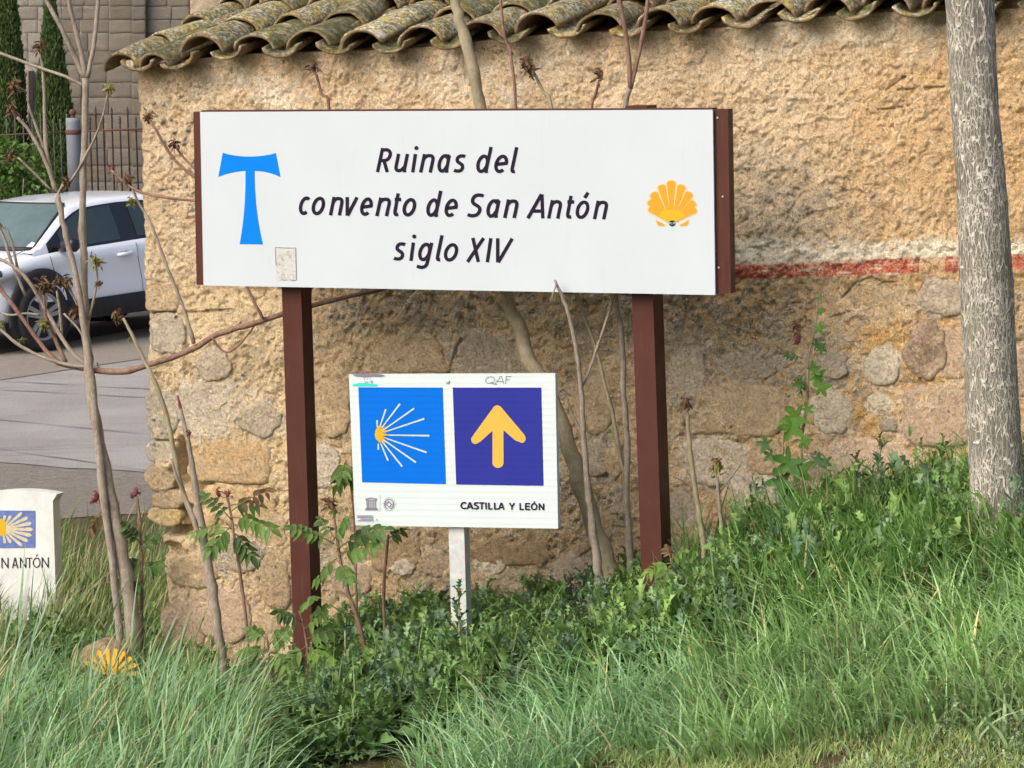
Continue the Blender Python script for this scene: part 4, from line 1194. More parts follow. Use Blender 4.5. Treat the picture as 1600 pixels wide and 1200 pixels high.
for line, y0, y1 in [([('R', 428, 502), ('u', 512, 580), ('i', 588, 622), ('n', 624, 696), ('a', 708, 770), ('s', 780, 838), ('d', 884, 960), ('e', 966, 1030), ('l', 1042, 1074)], (588, 269), (808, 270.8)),
             ([('c', 78, 131), ('o', 136, 198), ('n', 214, 282), ('v', 290, 350), ('e', 356, 415), ('n', 425, 497), ('t', 507, 543), ('o', 549, 612), ('d', 657, 731), ('e', 740, 801), ('S', 842, 921), ('a', 930, 995),
               ('n', 1006, 1077), ('A', 1112, 1195), ('n', 1206, 1275), ('t', 1292, 1330), ('ó', 1336, 1400), ('n', 1414, 1484)], (466, 335.8), (950, 342.8)),
             ([('s', 507, 565), ('i', 580, 612), ('g', 612, 690), ('l', 703, 734), ('o', 737, 803), ('X', 838, 925), ('I', 927, 959), ('V', 974, 1055)], (614, 407.3), (802, 410.4))]:
    sl = (y1[1] - y0[1]) / (y1[0] - y0[0]); words = [[line[0]]]
    for it in line[1:]:
        if it[1] - words[-1][-1][2] > 30: words.append([])
        words[-1].append(it)
    for wd_ in words:
     mb = MB()
     put_text(mb, [(c, zx(a), zx(b)) for c, a, b in wd_], lambda x, y0=y0, sl=sl: y0[1] + sl * (x - y0[0]), 1.0, .21, 5.5, OFFT)
     mb.obj('lettering', M['print_dark'], board)
# blue tau cross
T = [(348, 238.5)] + bez((348, 238.5), (370, 246.5), (408, 246.5), (431, 239), 10) + [(438.5, 277)] + bez((438.5, 277), (425, 270), (412, 267.5), (398, 267), 7) + bez((398, 267), (398, 310), (402, 345), (411, 382), 9) + \
    [(374.5, 381.5)] + bez((374.5, 381.5), (381, 345), (384, 310), (383.5, 267), 9) + bez((383.5, 267), (368, 268), (354, 271), (341, 276.5), 7)
def flat(mb, pts, off):
    pts = list(pts); ar = sum(pts[i][0] * pts[(i + 1) % len(pts)][1] - pts[(i + 1) % len(pts)][0] * pts[i][1] for i in range(len(pts)))
    if ar > 0: pts = pts[::-1]
    mb.add([at(x, y, off) for x, y in pts], [tuple(range(len(pts)))])
    return mb
flat(MB(), T, .0128).obj('tau_cross', M['print_sky'], board)
# scallop: cream backing, amber ribs, gold heart, small grey emblem
q = lambda a, b: (990 + a / 10., 260 + b / 10.)
tips = [(255, 645, 60), (250, 540, 60), (305, 420, 66), (435, 300, 64), (588, 235, 68), (755, 300, 64), (880, 415, 66), (945, 560, 60), (960, 660, 60)]
hub = np.array([592, 900.])
mb = MB(); mc = MB()
for i, (tx, ty, r) in enumerate(tips):
    p = np.array([tx, ty], float); d = (p - hub) / np.linalg.norm(p - hub); s = np.array([-d[1], d[0]])
    L = np.linalg.norm(p - hub)
    for m_, gr, o in ((mc, 22, .0126), (mb, 0, .0131)):
        w1 = r * .98 + gr; pts = [hub + s * (10 + gr * .3), hub + d * L * .5 + s * (w1 * .56), hub + d * (L - r * .5) + s * w1]
        c = hub + d * (L - r * .35); pts += [c + s * w1 * math.cos(a) * .98 + d * (w1 * .55) * math.sin(a) for a in np.linspace(.15, math.pi - .15, 9)]
        pts += [hub + d * (L - r * .5) - s * w1, hub + d * L * .5 - s * (w1 * .56), hub - s * (10 + gr * .3)]
        flat(m_, [q(*x) for x in pts], o + i * 1e-5)
for pts in ([(350, 840), (495, 915), (470, 930), (400, 928), (372, 900)], [(855, 840), (725, 915), (740, 932), (820, 926), (850, 895)]):
    flat(mb, [q(*p) for p in pts], .0131)
    c = np.mean(pts, 0); flat(mc, [q(*(c + (np.array(p) - c) * 1.35)) for p in pts], .0126)
mc.obj('scallop_edge', M['print_cream'], board)
mb.obj('scallop_ribs', M['print_amber'], board)
flat(MB(), [q(592 + a, b) for a, b in [(0, 925), (-55, 880), (-200, 770), (-160, 710), (-80, 680), (0, 672), (80, 680), (160, 705), (210, 765), (55, 880)]], .0134).obj('scallop_heart', M['print_gold'], board)
mb = MB(); flat(mb, [q(600 + 52 * math.cos(t), 888 + 50 * math.sin(t)) for t in np.linspace(0, 6.283, 17)[:-1]], .0136)
mb.obj('emblem', M['emblem'], board)
mb = MB(); ribbon(mb, [q(562, 858), q(640, 856)], 2, .0138); ribbon(mb, [q(600, 860), q(602, 905)], 1.6, .0138); ribbon(mb, [q(562, 905), q(600, 925), q(645, 905)], 2, .0138); mb.obj('emblem_mark', M['print_dark'], board)
mb = MB(); flat(mb, [(430, 386), (462, 387), (463.5, 438), (432, 438.5)], .0128); mb.obj('sticker_remains', M['residue'], board)
mb = MB()
for a, b in [((430, 386.5), (462, 387.5)), ((430.4, 387), (431.2, 415)), ((462, 388), (463, 437)), ((440, 436), (446, 438)), ((452, 437), (462, 438))]: ribbon(mb, [a, ((a[0] + b[0]) / 2, (a[1] + b[1]) / 2 + .5), b], .9, .0130)
mb.obj('sticker_edge', M['pen'], board)

# ---------------------------------------------------------------- small route sign
SO = .06
route = empty('route_sign', at(715, 1015, SO) * np.array([1, 1, 0]) + np.array([0, 0, tz(*at(715, 1015, SO)[:2])]),
              'small white route sign with a shell and a yellow arrow on a galvanised post', 'sign')
TL, TR, BR, BL = [at(*p, SO) for p in [(545, 585), (867.5, 583.5), (872, 826), (555, 821)]]
nrib = 24; RB = .0003; V = []; F = []; prof = []
for i in range(nrib):
    for q_, d in ((0, RB), (.42, RB), (.5, 0), (.92, 0)): prof.append(((i + q_) / nrib, d))
prof.append((1.0, 0))
for t, d in prof:
    V += [TL + (BL - TL) * t + n_ * d, TR + (BR - TR) * t + n_ * d]
m = len(V); 
for t, d in prof: V += [TL + (BL - TL) * t - n_ * .022, TR + (BR - TR) * t - n_ * .022]
for i in range(len(prof) - 1):
    a = 2 * i; F += [(a, a + 2, a + 3, a + 1), (m + a, m + a + 1, m + a + 3, m + a + 2), (a, m + a, m + a + 2, a + 2), (a + 1, a + 3, m + a + 3, m + a + 1)]
F += [(0, 1, m + 1, m), (m - 2, 2 * m - 2, 2 * m - 1, m - 1)]
obj('panel', V, F, M['alu'], route)
def ribbed(mb, quad, off):
    """print that follows the ribs of the panel: quad TL TR BR BL in picture points"""
    a, b, c, d = [np.array(p, float) for p in quad]; V = []; F = []
    n = 120
    def rib_t(P):
        r_ = .5; t_ = .5
        for _ in range(5):
            l, r = TL + (BL - TL) * t_, TR + (BR - TR) * t_
            r_ = np.dot(P - l, u_) / np.dot(r - l, u_)
            t, bb = TL + (TR - TL) * r_, BL + (BR - BL) * r_
            t_ = (t[2] - P[2]) / (t[2] - bb[2])
        return t_ * nrib
    for i in range(n + 1):
        t = i / n; l, r = a + (d - a) * t, b + (c - b) * t
        for p in (l, r):
            P = at(p[0], p[1], SO); f = rib_t(P); f -= math.floor(f)
            V.append(P + n_ * ((RB if f < .42 else 0 if f > .5 else RB * (.5 - f) / .08) * .6 + off))
    mb.add(V, [(2 * i, 2 * i + 2, 2 * i + 3, 2 * i + 1) for i in range(n)])
    return mb
ribbed(MB(), [(560, 605), (692, 605.5), (697, 756.5), (566, 753.5)], .0012).obj('blue_square', M['print_blue'], route)
ribbed(MB(), [(707.5, 605.5), (846, 605.5), (849.5, 759), (713, 757)], .0012).obj('navy_square', M['print_navy'], route)
PO = SO + .0026
zq = lambda a, b: (400 + a / 4., 600 + b / 4.)
mb = MB()
for (x0, y0), (x1, y1) in [((758, 270), (757, 226)), ((775, 265), (811, 158)), ((785, 275), (900, 124)), ((790, 292), (988, 153)), ((795, 303), (1052, 217)), ((798, 319), (1084, 323)), ((800, 335), (1066, 428)), ((795, 347), (1000, 491)), ((785, 355), (914, 516)), ((776, 362), (825, 479)), ((764, 372), (765, 410))]:
    a, b = zq(x0, y0), zq(x1, y1); L, Rr = [], []
    d = np.array(b) - a; d /= np.linalg.norm(d); s = np.array([-d[1], d[0]])
    flat(mb, [np.array(a) + s * .9, np.array(b) + s * 1.35, np.array(b) - s * 1.35, np.array(a) - s * .9], PO + .0001 * (len(mb.v) / 40.))
mb.obj('shell_rays', M['print_pale'], route)
mb = MB(); hubp = [(742, 318), (748, 285), (765, 262), (790, 262), (772, 285), (815, 262), (785, 292), (830, 288), (790, 306), (835, 318), (790, 328), (835, 345), (788, 340), (815, 372), (778, 350), (785, 380), (765, 358), (750, 345)]
flat(mb, [zq(*p) for p in hubp], PO + .0008); mb.obj('shell_hub', M['print_gold'], route)
zq3 = lambda a, b: (480 + a / 2.308, 440 + b / 2.308)
A = [zq3(*p) for p in [(685, 445), (697, 450)]] + [zq3(783, 552)] + [zq3(786 - 12 + 14 * math.cos(t), 566 + 16 * math.sin(t)) for t in np.linspace(-.6, 2.3, 8)] + [zq3(752, 574), zq3(708, 536), zq3(708, 652)] + \
    [zq3(688 + 20 * math.cos(t), 654 + 18 * math.sin(t)) for t in np.linspace(.1, 3.04, 9)] + [zq3(668, 538), zq3(624, 578)] + [zq3(606 + 15 * math.cos(t), 570 + 16 * math.sin(t)) for t in np.linspace(.8, 3.8, 8)] + [zq3(674, 450)]
flat(MB(), A, PO).obj('arrow', M['print_yellow'], route)
mb = MB()
cl = [('C', 552, 575), ('A', 574, 599), ('S', 600, 619), ('T', 619, 639), ('I', 641, 648), ('L', 652, 668), ('L', 673, 689), ('A', 688, 712), ('Y', 727, 749), ('L', 765, 781), ('E', 785, 804), ('Ó', 806, 830), ('N', 834, 855)]
put_text(mb, [(c, *(480 + v / 2.308 for v in (a, b))) for c, a, b in cl], lambda x: 794.6 + .0155 * (x - 719) + .6, .285, 0, 2.3, PO)
mb.obj('lettering', M['print_dark'], route)
mb = MB()
put_text(mb, [('Q', 758, 773), ('A', 773, 787), ('F', 789, 799)], lambda x: 600 - .02 * (x - 757), .32, .1, .75, PO); ribbon(mb, [(769, 599.5), (776, 600.5)], .7, PO)
for pts in [[(569, 590), (569, 593.5)], [(573, 593), (575.5, 592)], [(578, 590), (578.5, 593)], [(570, 595), (571, 599)], [(573, 595), (573.5, 598), (575, 598)], [(577, 596), (578.5, 596)], [(579.5, 595), (580.5, 598.5)], [(581, 594), (582, 599)]]: ribbon(mb, pts, .7, PO)
mb.obj('scribble', M['pen'], route)
mb = MB(); flat(mb, [(550, 585.5), (558, 583.8), (580, 583.6), (597, 585), (602, 587.2), (594, 589), (584, 588.4), (570, 589.4), (556, 588.2)], PO); mb.obj('scuff', M['print_grey'], route)
mb = MB(); flat(mb, [(550, 601), (562, 598.2), (576, 598.6), (590, 600.5), (588, 603.4), (552, 603.2)], PO); mb.obj('teal_mark', M['print_teal'], route)
lq = lambda a, b: (545 + a / 10., 750 + b / 10.)
mb = MB()
for pts, w in [([(255, 300), (345, 280), (440, 300)], 1.6), ([(262, 316), (436, 316)], 1.2), ([(278, 325), (285, 430)], 1.3), ([(303, 325), (308, 430)], 1.1), ([(330, 325), (335, 430)], 1.1), ([(360, 325), (366, 430)], 1.1), ([(388, 325), (393, 430)], 1.2), ([(414, 325), (420, 430)], 1.3),
               ([(268, 438), (440, 438)], 1.2), ([(260, 452), (450, 452)], 1.3), ([(252, 466), (458, 466)], 1.3), ([(488, 220), (488, 500)], .35),
               ([(620, 335), (668, 380), (630, 425), (582, 380), (620, 335)], 1.5)]:
    ribbon(mb, [lq(*p) for p in pts], w, PO)
ribbon(mb, [lq(628 + 68 * math.cos(t), 378 + 75 * math.sin(t)) for t in np.linspace(1.9, 7.6, 30)], 1.3, PO)
for k in range(18):
    t0 = k * 2 * math.pi / 18; ribbon(mb, [lq(632 + 90 * math.cos(t), 378 + 100 * math.sin(t)) for t in np.linspace(t0, t0 + .22, 4)], .7, PO)
ribbon(mb, [lq(435, 612), lq(444, 635)], 1.6, PO)
for r, (a, b) in enumerate([(130, 380), (130, 380), (180, 383), (140, 385)]):
    x = a
    while x < b - 6:
        w = prng.uniform(10, 26); ribbon(mb, [lq(x, 560 + r * 25), lq(min(x + w, b), 560.5 + r * 25)], 1.45, PO); x += w + 4
mb.obj('small_print_and_logos', M['print_grey'], route)
bt = MB(); c = at(699.5, 596, PO); bt.tube([c - n_ * .004, c + n_ * .001, c + n_ * .003], [.0095, .0095, .006], 10); bt.obj('bolt', M['galv'], route, True)
pm = MB()
a = at(700, 800, SO - .024); b = at(707, 1035, SO - .024)
wd, dp, th = .068, .048, .006
prf = [(0, 0), (wd, 0), (wd, -dp), (wd - .016, -dp), (wd - .016, -dp + th), (wd - th, -dp + th), (wd - th, -th), (th, -th), (th, -dp + th), (.016, -dp + th), (.016, -dp), (0, -dp)]
V = [a + u_ * x + n_ * y for x, y in prf] + [b + u_ * x + n_ * y for x, y in prf]; k = len(prf)
pm.add(V, [tuple(range(k)), tuple(range(2 * k - 1, k - 1, -1))] + [(i, i + k, (i + 1) % k + k, (i + 1) % k) for i in range(k)])
pm.obj('post', M['galv'], route)

# ---------------------------------------------------------------- whitewashed waymarker in the grass
MO = -1.25
mark = empty('waymarker', at(28, 1035, MO) * np.array([1, 1, 0]) + np.array([0, 0, tz(*at(28, 1035, MO)[:2])]),
             'whitewashed concrete waymarker with a blue shell tile half hidden by grass', 'marker')
out = [(-32, 1050), (-34, 784), (-42, 776)] + bez((-42, 776), (-10, 764.5), (45, 762), (89, 772), 12) + [(82.5, 783), (88, 950), (91, 1060)]
mb = MB(); pts = [at(x, y, MO) for x, y in out]; mb.prism(pts[::-1], -n_ * .06); mb.obj('block', M['paintwhite'], mark)
mb = MB(); flat(mb, [(-9, 797.5), (54.5, 798), (54.5, 855.5), (-8, 856)], MO + .004); mb.prism([at(*p, MO + .0035) for p in [(-9, 797.5), (-8, 856), (54.5, 855.5), (54.5, 798)]], -n_ * .01); mb.obj('shell_tile', M['tileblue'], mark)
mb = MB(); hb = np.array([4, 827.]); 
for i, t in enumerate(np.linspace(-1.45, 1.45, 11)):
    L = 48 if abs(t) < 1.0 else 34 - 6 * (abs(t) - 1); d = np.array([math.cos(t), math.sin(t) * .72]); s = np.array([-d[1], d[0]])
    flat(mb, [hb + s * .8, hb + d * L * .92 + s * 3.0, hb + d * L, hb + d * L * .92 - s * 3.0, hb - s * .8], MO + .0046 + i * 4e-5)
mb.obj('shell_rays', M['tilecream'], mark)
mb = MB(); flat(mb, [(hb[0] - 1 + 6.5 * math.cos(t), hb[1] - 3 + 14 * math.sin(t)) for t in np.linspace(0, 6.28, 13)[:-1]], MO + .0055); mb.obj('shell_hub', M['print_gold'], mark)
mb = MB()
put_text(mb, [('S', -24, -14), ('A', -12, -2), ('N', 2, 13), ('A', 18.5, 28), ('N', 31, 41), ('T', 42, 50), ('Ó', 51, 63), ('N', 65, 76)], lambda x: 888 - .01 * x, .44, 0, 1.5, MO + .003)
mb.obj('lettering', M['print_dark'], mark)

# yellow painted stone
yst = at(166, 1105, -.15); yst[2] = tz(yst[0], yst[1])
ys_ = empty('painted_stone', yst, 'stone with a yellow painted shell hidden in the tall grass', 'stone')
V, F = stone_mesh(.23, .33, .10, 91, .15, 2.8, 26, 8)
cst = at(166, 1060, -.15)
Vw = cst + V[:, :1] * u_ + V[:, 1:2] * n_ + V[:, 2:] * z_
obj('rock', Vw, F, M['brown'], ys_, True)
mb = MB()
for i, t in enumerate(np.linspace(.15, 2.6, 9)):
    d = np.array([math.cos(t), -math.sin(t)]); s = np.array([-d[1], d[0]]); hb = np.array([172, 1058.])
    L = 46
    flat(mb, [hb + s * 1, hb + d * L * .95 + s * 3.4, hb + d * L, hb + d * L * .95 - s * 3.4, hb - s], -.15 + .126 + i * 2e-4)
flat(mb, [(172 + 10 * math.cos(t), 1054 + 12 * math.sin(t)) for t in np.linspace(0, 6.28, 11)[:-1]], -.15 + .130)
mb.obj('painted_shell', M['yellowpaint'], ys_)

# ================================================================= TREES, SAPLINGS, SHOOTS
trng = random.Random(21)
def scale_at(P): return float(np.dot(np.asarray(P) - CAM, _F)) / FPX      # metres per picture pixel

def big_tree():
    pts = [(1490, -330), (1503, -120), (1515, 0), (1522, 150), (1534, 300), (1541, 450), (1549, 600), (1556, 720), (1566, 820), (1572, 872), (1574, 905)]
    rad = [30, 34, 37.5, 38, 40, 41, 41, 41.5, 44, 50, 60]
    OFF = .10
    P = np.array([at(x, y, OFF) for x, y in pts]); r = np.array([a * scale_at(p) for a, p in zip(rad, P)])
    root = empty('roadside_tree', (P[-1][0], P[-1][1], tz(P[-1][0], P[-1][1])), 'thick grey tree trunk with pale vertical fissures at the right edge', 'tree')
    P, r = smooth_path(P, r, 16); k = 72
    V, F = tube(P, r, k)
    V = np.array(V); n = len(P)
    cen = np.repeat(P, k, 0); d = V - cen; L = np.linalg.norm(d, axis=1)[:, None]; d = d / L
    a = np.tile(np.arange(k) * 2 * math.pi / k, n); zz = V[:, 2]
    ring = np.minimum(np.arange(k), k - np.arange(k)); aa = np.tile(ring, n) * 1.0
    dis = .010 * (fbm(aa * .12, zz * 2.5, 3, 2) - .5) + .006 * (fbm(aa * .55, zz * 9, 3, 4) - .5) + .004 * (fbm(aa * 1.1, zz * 30, 2, 5) - .5)
    V = V + d * dis[:, None]
    obj('trunk', V, F, M['bark'], root, True)
    top = P[0]
    for az, L, up in [(.6, 1.5, 1.5), (2.5, 1.3, 1.6), (4.3, 1.4, 1.3), (5.6, .9, 1.9)]:
        q = [top - z_ * .12, top + np.array([math.cos(az) * L * .35, math.sin(az) * L * .35, up * .45]), top + np.array([math.cos(az) * L, math.sin(az) * L, up])]
        a, b = smooth_path(q, [.055, .045, .018], 5); mb = MB(); mb.tube(a, b, 10)
        for kk in range(4):
            s = a[4 + kk * 2 if 4 + kk * 2 < len(a) else -1]; d = np.array([trng.uniform(-.4, .4), trng.uniform(-.4, .4), .55]); mb.tube([s, s + d * .6, s + d], [.014, .010, .004], 6)
        mb.obj('limb', M['bark'], root, True)
big_tree()

def bud_mesh(sd, mat, n=52):
    r_ = random.Random(sd); V = []; F = []
    for i in range(n):
        a = r_.uniform(0, 6.283); e = r_.uniform(-.7, 1.2); L = r_.uniform(.25, .75); w = r_.uniform(.07, .18)
        d = np.array([math.cos(a) * math.cos(e), math.sin(a) * math.cos(e), math.sin(e)]); s = np.cross(d, [r_.uniform(-1, 1), r_.uniform(-1, 1), .3]); s /= np.linalg.norm(s)
        o_ = np.array([r_.gauss(0, .22), r_.gauss(0, .22), r_.gauss(0, .3)]); c = np.array([r_.gauss(0, .25), r_.gauss(0, .25), -1.1 * L * r_.random()]); b = len(V)
        for t, ww in ((0, .4), (.4, 1), (.8, .8), (1, .15)):
            p = o_ + d * L * t + c * t * t; V += [p - s * w * ww, p + s * w * ww + np.array([0, 0, .05])]
        F += [(b + 2 * j, b + 2 * j + 1, b + 2 * j + 3, b + 2 * j + 2) for j in range(3)]
    v, f = tube([(0, 0, -.55), (0, 0, -.2), (0, 0, .25), (0, 0, .5)], [.12, .28, .26, .05], 7); b = len(V); V += list(v); F += [tuple(i + b for i in x) for x in f]
    me = mesh_np('bud_cluster', np.array(V), F, True); me.materials.append(mat); return me
BUDS = {'brown': [bud_mesh(i, M['bud']) for i in range(4)], 'green': [bud_mesh(i + 10, M['budgreen']) for i in range(3)], 'red': [bud_mesh(i + 20, M['budred'], 26) for i in range(3)]}
def bud(root, px, py, off, size, kind='brown'):
    p = at(px, py, off); s = size * 1.2 * scale_at(p)
    return inst('bud_cluster', trng.choice(BUDS[kind]), root, tuple(p - np.array(root.location)), (trng.uniform(-.4, .4), trng.uniform(-.4, .4), trng.uniform(0, 6.28)), (s, s, s * trng.uniform(.9, 1.3)))

def limb(name, root, pts, rad, off0, off1, mat, ground=False, sub=4, k=8):
    n = len(pts); rad = np.interp(np.linspace(0, 1, n), np.linspace(0, 1, len(rad)), rad)
    offs = off0 + (off1 - off0) * np.linspace(0, 1, n) + np.array([0] + [trng.uniform(-.012, .012) for _ in range(n - 2)] + [0])
    P = [at(x, y, o) for (x, y), o in zip(pts, offs)]; r = [a * .88 * scale_at(p) for a, p in zip(rad, P)]
    if ground:
        b = np.array(P[0]); z = tz(b[0], b[1]) - .04
        if z < b[2]: P.insert(0, np.array([b[0], b[1], z])); r.insert(0, r[0] * 1.1)
    P, r = smooth_path(P, r, sub)
    r = r * (1 + np.array([trng.uniform(-.09, .09) for _ in r]))
    r[trng.randrange(len(r))] *= 1.18
    P = P + np.array([[trng.gauss(0, 1) for _ in range(3)] for _ in P]) * r[:, None] * .10
    mb = MB(); mb.tube(P, r, k)
    return mb.obj(name, mat, root, True)

def sapling(label, base, off, group=None):
    p = at(base[0], base[1], off)
    return empty('sapling', (p[0], p[1], tz(p[0], p[1])), label, 'sapling', group)
SG = 'bare saplings along the wall'

# --- twin stemmed sapling at the left with its long side branch
T0 = -.42
A = sapling('tall twin stemmed sapling on the left with a long branch reaching behind the board', (205, 965), T0, SG)
m = M['twig']
limb('trunk', A, [(206, 968), (195, 890), (176, 790), (156, 690), (141, 600), (134, 500), (131, 400), (129, 300), (133, 200), (134, 122)], [13, 12.5, 11, 10, 8.5, 7.5, 6.5, 6.2, 5.8, 5.5], T0, T0, m, True, 5, 12)
limb('trunk', A, [(186, 975), (172, 850), (158, 745), (149, 655), (141, 575), (130, 500), (120, 440), (109, 390), (98, 345), (89, 303)], [7, 7, 7, 6.5, 6.5, 6, 5.6, 5.4, 5.2, 5.4], T0 + .03, T0 + .06, m, True, 4, 10)
for pts, r, mat, d in [
    ([(133, 122), (116, 86), (95, 42), (72, 0), (50, -45)], [5, 4.6, 4.3, 4], m, .1), ([(134, 120), (126, 78), (115, 35), (107, -5), (104, -45)], [4.6, 4.2, 4], m, .05), ([(137, 120), (146, 72), (152, 20), (155, -40)], [4.2, 4, 3.6], m, -.05),
    ([(134, 136), (101, 119), (60, 105), (0, 83), (-40, 69)], [3, 2.8, 2.4], m, .1),
    ([(141, 578), (190, 581), (240, 568), (300, 546), (340, 522), (400, 505), (440, 491), (500, 474), (570, 458), (640, 442), (740, 425)], [5.5, 5.5, 5.2, 5, 5.2, 4.6, 4.2, 4, 3.6, 3], M['twigred'], -.04),
    ([(331, 526), (342, 543), (358, 550), (380, 532), (398, 508)], [2.4, 2, 1.8, 2], M['twigred'], -.02),
    ([(303, 537), (286, 480), (262, 420), (236, 350), (216, 316), (208, 297)], [3.4, 3, 2.7, 2.4, 1.8], m, .05),
    ([(412, 499), (400, 478), (385, 448), (345, 370), (318, 316), (302, 313), (262, 309), (222, 301), (195, 285), (174, 266)], [2.8, 2.6, 2.6, 2.6, 2.4, 2.4], M['twigred'], .06),
    ([(360, 400), (330, 330), (312, 282), (302, 276), (270, 246), (246, 207), (234, 187)], [2.4, 2.5, 2.5, 2.6, 2.4], M['twigred'], .05), ([(330, 300), (302, 262), (287, 246), (276, 232)], [2, 2.2, 2], M['twigred'], .02),
    ([(470, 481), (486, 455), (494, 340), (514, 172), (502, 146), (494, 116)], [2.8, 2.6, 2.8, 2.8, 2.6], M['twigred'], .0),
    ([(141, 574), (105, 570), (60, 555), (25, 536), (0, 515), (-40, 488)], [3.4, 3.2, 2.8, 2.6], m, .15), ([(138, 577), (92, 566), (62, 536), (27, 486), (0, 450), (-40, 405)], [5, 4.6, 4, 3.8, 3.4], M['twigred'], .12),
    ([(136, 570), (108, 545), (70, 480), (45, 440), (25, 419), (0, 405), (-30, 396)], [4.4, 4, 3.6, 3, 2.6], m, .1), ([(103, 566), (86, 530), (72, 495), (68, 455)], [4, 3.4, 2.8, 2.4], M['twigred'], .03), ([(97, 530), (94, 490), (89, 455)], [2.6, 2.3, 2], m, .04),
    ([(89, 302), (70, 250), (46, 205), (27, 183)], [4, 3.6, 3.2, 2.8], m, .06), ([(86, 299), (73, 236), (70, 170), (67, 110), (63, 84)], [4.2, 3.8, 3.2, 2.8, 2.4], m, .03), ([(72, 240), (56, 197), (44, 162)], [3, 2.4, 2], m, .05),
    ([(80, 297), (56, 273), (28, 246)], [2.4, 2.2, 1.8], m, .08), ([(97, 300), (116, 275), (141, 230), (158, 190), (168, 148)], [2.6, 2.2, 1.9, 1.6], m, .05), ([(90, 305), (97, 292), (101, 286)], [3, 3, 2.4], m, .02),
    ([(139, 500), (147, 465), (152, 435), (150, 418)], [2.4, 2, 1.8], m, .02), ([(127, 505), (122, 480), (108, 452), (98, 445)], [2.2, 2, 1.8], m, .03), ([(145, 560), (127, 520), (100, 490)], [2.4, 2, 1.6], m, .03), ([(62, 492), (40, 490), (12, 492), (-20, 480)], [2.4, 2, 1.8], m, .04),
    ([(40, 462), (18, 410), (6, 372), (-12, 330)], [3, 2.8, 2.6], m, .05), ([(28, 420), (14, 365), (0, 350), (-20, 320)], [2.4, 2.2, 2], m, .05), ([(155, 580), (153, 570), (152, 566)], [2, 1.6, 1], m, .01)]:
    limb('branch', A, pts, r, T0, T0 + d, mat)
for px, py, s, kd in [(62, 74, 11, 'brown'), (18, 170, 12, 'brown'), (22, 134, 13, 'brown'), (16, 243, 10, 'brown'), (103, 284, 9, 'brown'), (171, 138, 9, 'green'), (231, 183, 9, 'brown'), (272, 226, 10, 'brown'), (175, 264, 7, 'red'), (201, 280, 11, 'brown'), (491, 104, 12, 'brown'),
                       (68, 448, 13, 'brown'), (92, 440, 12, 'brown'), (103, 442, 11, 'brown'), (150, 408, 12, 'green'), (155, 443, 7, 'brown'), (118, 485, 11, 'brown'), (205, 315, 9, 'green'), (70, 506, 10, 'green'), (33, 532, 6, 'green'), (2, 508, 7, 'green')]:
    bud(A, px, py, T0 + .05, s, kd)

# --- slender sapling by the wall corner
B0 = -.30
B = sapling('slender grey sapling in front of the broken wall corner with a red tip', (352, 1105), B0, SG)
limb('trunk', B, [(352, 1108), (349, 1050), (338, 960), (326, 890), (315, 822), (303, 742), (292, 680), (278, 622)], [7, 7.5, 8.5, 9.5, 8, 5.5, 4.2, 2.6], B0, B0, m, True, 5, 10)
limb('branch', B, [(318, 842), (295, 795), (280, 745), (269, 690), (255, 632), (240, 592), (224, 560), (205, 520), (192, 497)], [4.5, 4.6, 4.8, 4.6, 4, 3.4, 3, 2.4], B0, B0 + .03, M['twigolive'])
limb('branch', B, [(316, 850), (303, 812), (289, 775), (275, 742), (268, 716)], [4, 3.2, 3, 2.2], B0, B0 + .05, m)
limb('branch', B, [(290, 676), (285, 650), (277, 618)], [3.4, 3, 1.8], B0 + .006, B0 + .006, M['budred'])
for px, py, s, kd in [(184, 493, 12, 'brown'), (203, 531, 5, 'green'), (296, 677, 7, 'red')]: bud(B, px, py, B0 + .03, s, kd)

# --- the thick leaning stem behind the signs and the shoots beside it
E0 = -.34
S1 = sapling('thick leaning olive stem passing behind both signs', (968, 940), E0, SG)
limb('trunk', S1, [(968, 945), (955, 902), (932, 832), (906, 752), (880, 672), (852, 600), (827, 560), (811, 510), (792, 462), (770, 300), (751, 172), (740, 110), (723, 50), (711, 0), (700, -60)], [17.5, 17, 16.5, 15.5, 14.5, 13.5, 12.5, 12, 11.5, 11, 10.5, 10.5, 9.8, 9, 8.5], E0, E0, M['twigolive'], True, 5, 14)
limb('branch', S1, [(783, 430), (806, 300), (806, 172), (801, 110), (796, 78), (787, 50), (782, 0), (780, -40)], [3, 2.8, 2.8, 2.6, 2.6, 2.2], E0 + .05, E0 + .02, M['twigred'])
limb('branch', S1, [(800, 85), (790, 62), (770, 40)], [2.2, 1.6, 1.2], E0 + .03, E0 + .02, M['twigred'])
S2 = sapling('grey shoot with a thorny tip crossing the lower edge of the board', (942, 925), .06, SG)
limb('trunk', S2, [(944, 930), (936, 900), (926, 822), (918, 752), (912, 682), (908, 612), (904, 570), (893, 510), (882, 472), (867, 438)], [8.5, 8, 7, 6, 5, 4.6, 4.2, 3.8, 3.4, 2.4], -.12, .06, m, True, 5, 9)
limb('branch', S2, [(909, 605), (922, 575), (941, 520), (958, 466), (975, 400)], [3, 2.6, 2.4, 2], -.04, -.14, m)
limb('thorn', S2, [(869, 446), (865, 456), (860, 471)], [1.8, 1.4, .5], .06, .08, M['twig'], False, 2, 6)
limb('branch', S2, [(912, 682), (900, 660), (889, 634), (887, 618)], [3, 2.6, 2, 1.2], -.03, 0, m)
bud(S2, 936, 531, -.09, 6, 'green')
S3 = sapling('pair of straight shoots beside the right brown post, forking above the board', (984, 915), -.36, SG)
